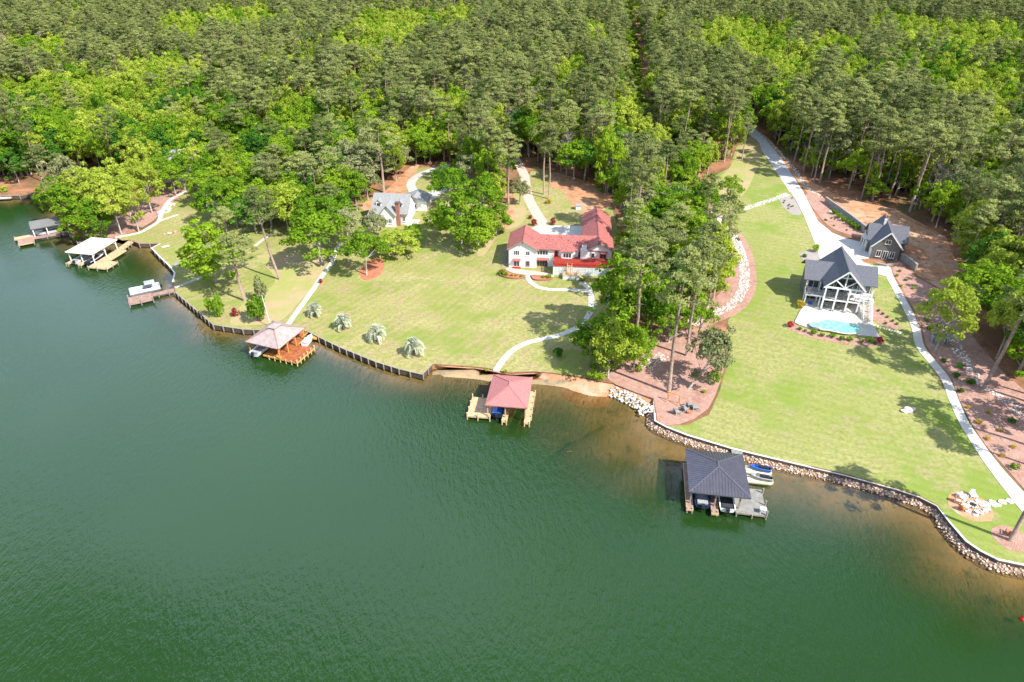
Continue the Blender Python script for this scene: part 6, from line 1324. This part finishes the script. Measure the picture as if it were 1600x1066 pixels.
for px, py, r, m_ in ((1405, 425, .6, 'leaf_mid'), (1401, 432, .6, 'leaf_mid'), (1415, 439, .6, 'leaf_mid'), (1427, 452, .7, 'leaf_mid'), (1407, 448, .6, 'leaf_mid'), (1446, 502, .8, 'leaf_mid'), (1451, 515, .8, 'leaf_dark'), (1466, 511, .8, 'leaf_mid'), (1474, 566, .9, 'leaf_dark'), (1498, 575, 1.1, 'leaf_dark'), (1493, 590, 1.1, 'leaf_dark'),
                      (1516, 600, 1.2, 'leaf_dark'), (1500, 613, .9, 'leaf_dark'), (1580, 660, 1.0, 'leaf_dark'), (1512, 638, .6, 'leaf_gold'), (1528, 661, .8, 'leaf_gold'), (1542, 687, .6, 'leaf_gold'), (1543, 646, .6, 'leaf_gold'), (1562, 674, .6, 'leaf_gold'), (1565, 714, .6, 'leaf_gold'), (1584, 733, 1.0, 'leaf_mid'), (1583, 700, .6, 'leaf_gold')):
    c_ = {'leaf_mid': 'green', 'leaf_dark': 'dark green', 'leaf_gold': 'yellow green'}[m_]
    shrub(px, py, r, m_, c_ + ' low shrub on the mulch slope right of the concrete path', c_ + ' shrubs right of the concrete path', r * .8)
for px, py, r in ((784, 430, 1.2), (790, 432, 1.0), (799, 433, .6), (806, 433, .6), (814, 434, .6)): shrub(px, py, r, 'leaf_mid', 'small green plant in the left brick edged bed', 'plants in the left brick bed')
for px, py, r in ((848, 435.5, .7), (857, 435.5, 1.0)): shrub(px, py, r, 'leaf_mid', 'small green plant in the right brick edged bed', 'plants in the right brick bed')
for px, py, r in ((910, 439, .9), (935, 440, 1.0), (942, 441, 1.0), (949, 441.5, .9)): shrub(px, py, r, 'leaf_mid', 'green foundation plant below the lattice of the red deck', 'plants below the lattice', r * .7)
shrub(650, 358, 1.6, 'leaf_mid', 'round light green bush beside the white side deck of the cape house'); shrub(926, 592, 1.6, 'leaf_mid', 'low green bush at the top of the beach'); shrub(938, 594, 1.3, 'leaf_lime', 'yellowish bush at the top of the beach beside the lime tree')
shrub(872, 560 - 4, 1.6, 'leaf_dark', 'dark shrub in the shade left of the beach grove', hh=1.6); shrub(790, 583, .6, 'leaf_mid', 'tiny green bush beside the red boathouse gangway'); shrub(760, 580, .6, 'leaf_mid', 'tiny waterside bush left of the red boathouse gangway')
shrub(8, 300, 1.8, 'leaf_lime', 'round clipped lime bush on the far left lawn'); shrub(1100, 614, .6, 'leaf_lime', 'tiny yellow plant on the mulch point')
for k in range(26):   # brush along the wood edge
    pass
# palms
def frond_mesh():
    mb = MB(); rg = random.Random(2); n = 11; P = []
    for i in range(n): t = i / (n - 1); P.append(Vector((t * 2.05 * (1 - .18 * t), 0, .95 * math.sin(t * 2.5) * .95 - .35 * t * t)))
    mb.tube(P[::2], [.03, .026, .02, .015, .01, .006], 'palm_leaf', 4, False)
    for i in range(1, n):
        for s in (-1, 1):
            for k in range(2):
                p = P[i] + (P[i] - P[i - 1]) * (k * .5); L = .50 * (1 - abs(i / n - .5)) + .05; d = Vector((.55, s * .75, .35)).normalized(); q = p + d * L + Vector((0, 0, -.05)); m = p + d * L * .5 + Vector((.10, 0, .02)); m2 = p + d * L * .5 - Vector((.10, 0, -.02)); mb.add([p, m, q, m2], [(0, 1, 2, 3)], 'palm_leaf', rg.random())
    return mb.mesh('frond', False, True)
FM = frond_mesh(); PT = MB().tube([(0, 0, -.2), (0, 0, .45), (0, 0, .9)], [.3, .34, .22], 'dark_bark', 9).mesh('trunk')
for px, py, lb in ((493, 494, 'leftmost'), (537, 514, 'second from left'), (590, 533, 'third from left'), (648, 555, 'rightmost')):
    x, y, z = G(px, py); t = thing('palm_tree', lb + ' of four short silvery palms on the waterside lawn', 'palm', (x, y, z), rV.uniform(0, 6), 'silvery palms on the lawn'); t.scale = {'l': (.92, .98, 1.15), 's': (1.08, 1.04, 1.25), 't': (1.05, 1.12, 1.4), 'r': (1.12, 1.08, 1.5)}[lb[0]]; link('trunk', PT, t)
    for i in range(40):
        o = link('frond', FM, t); o.location = (0, 0, .85); el = rV.uniform(-.95, .5) if i < 28 else rV.uniform(-1.35, -.9); o.rotation_euler = (0, el, i * 2.399 + rV.uniform(-.2, .2)); s_ = rV.uniform(.85, 1.1); o.scale = (s_, s_, s_)
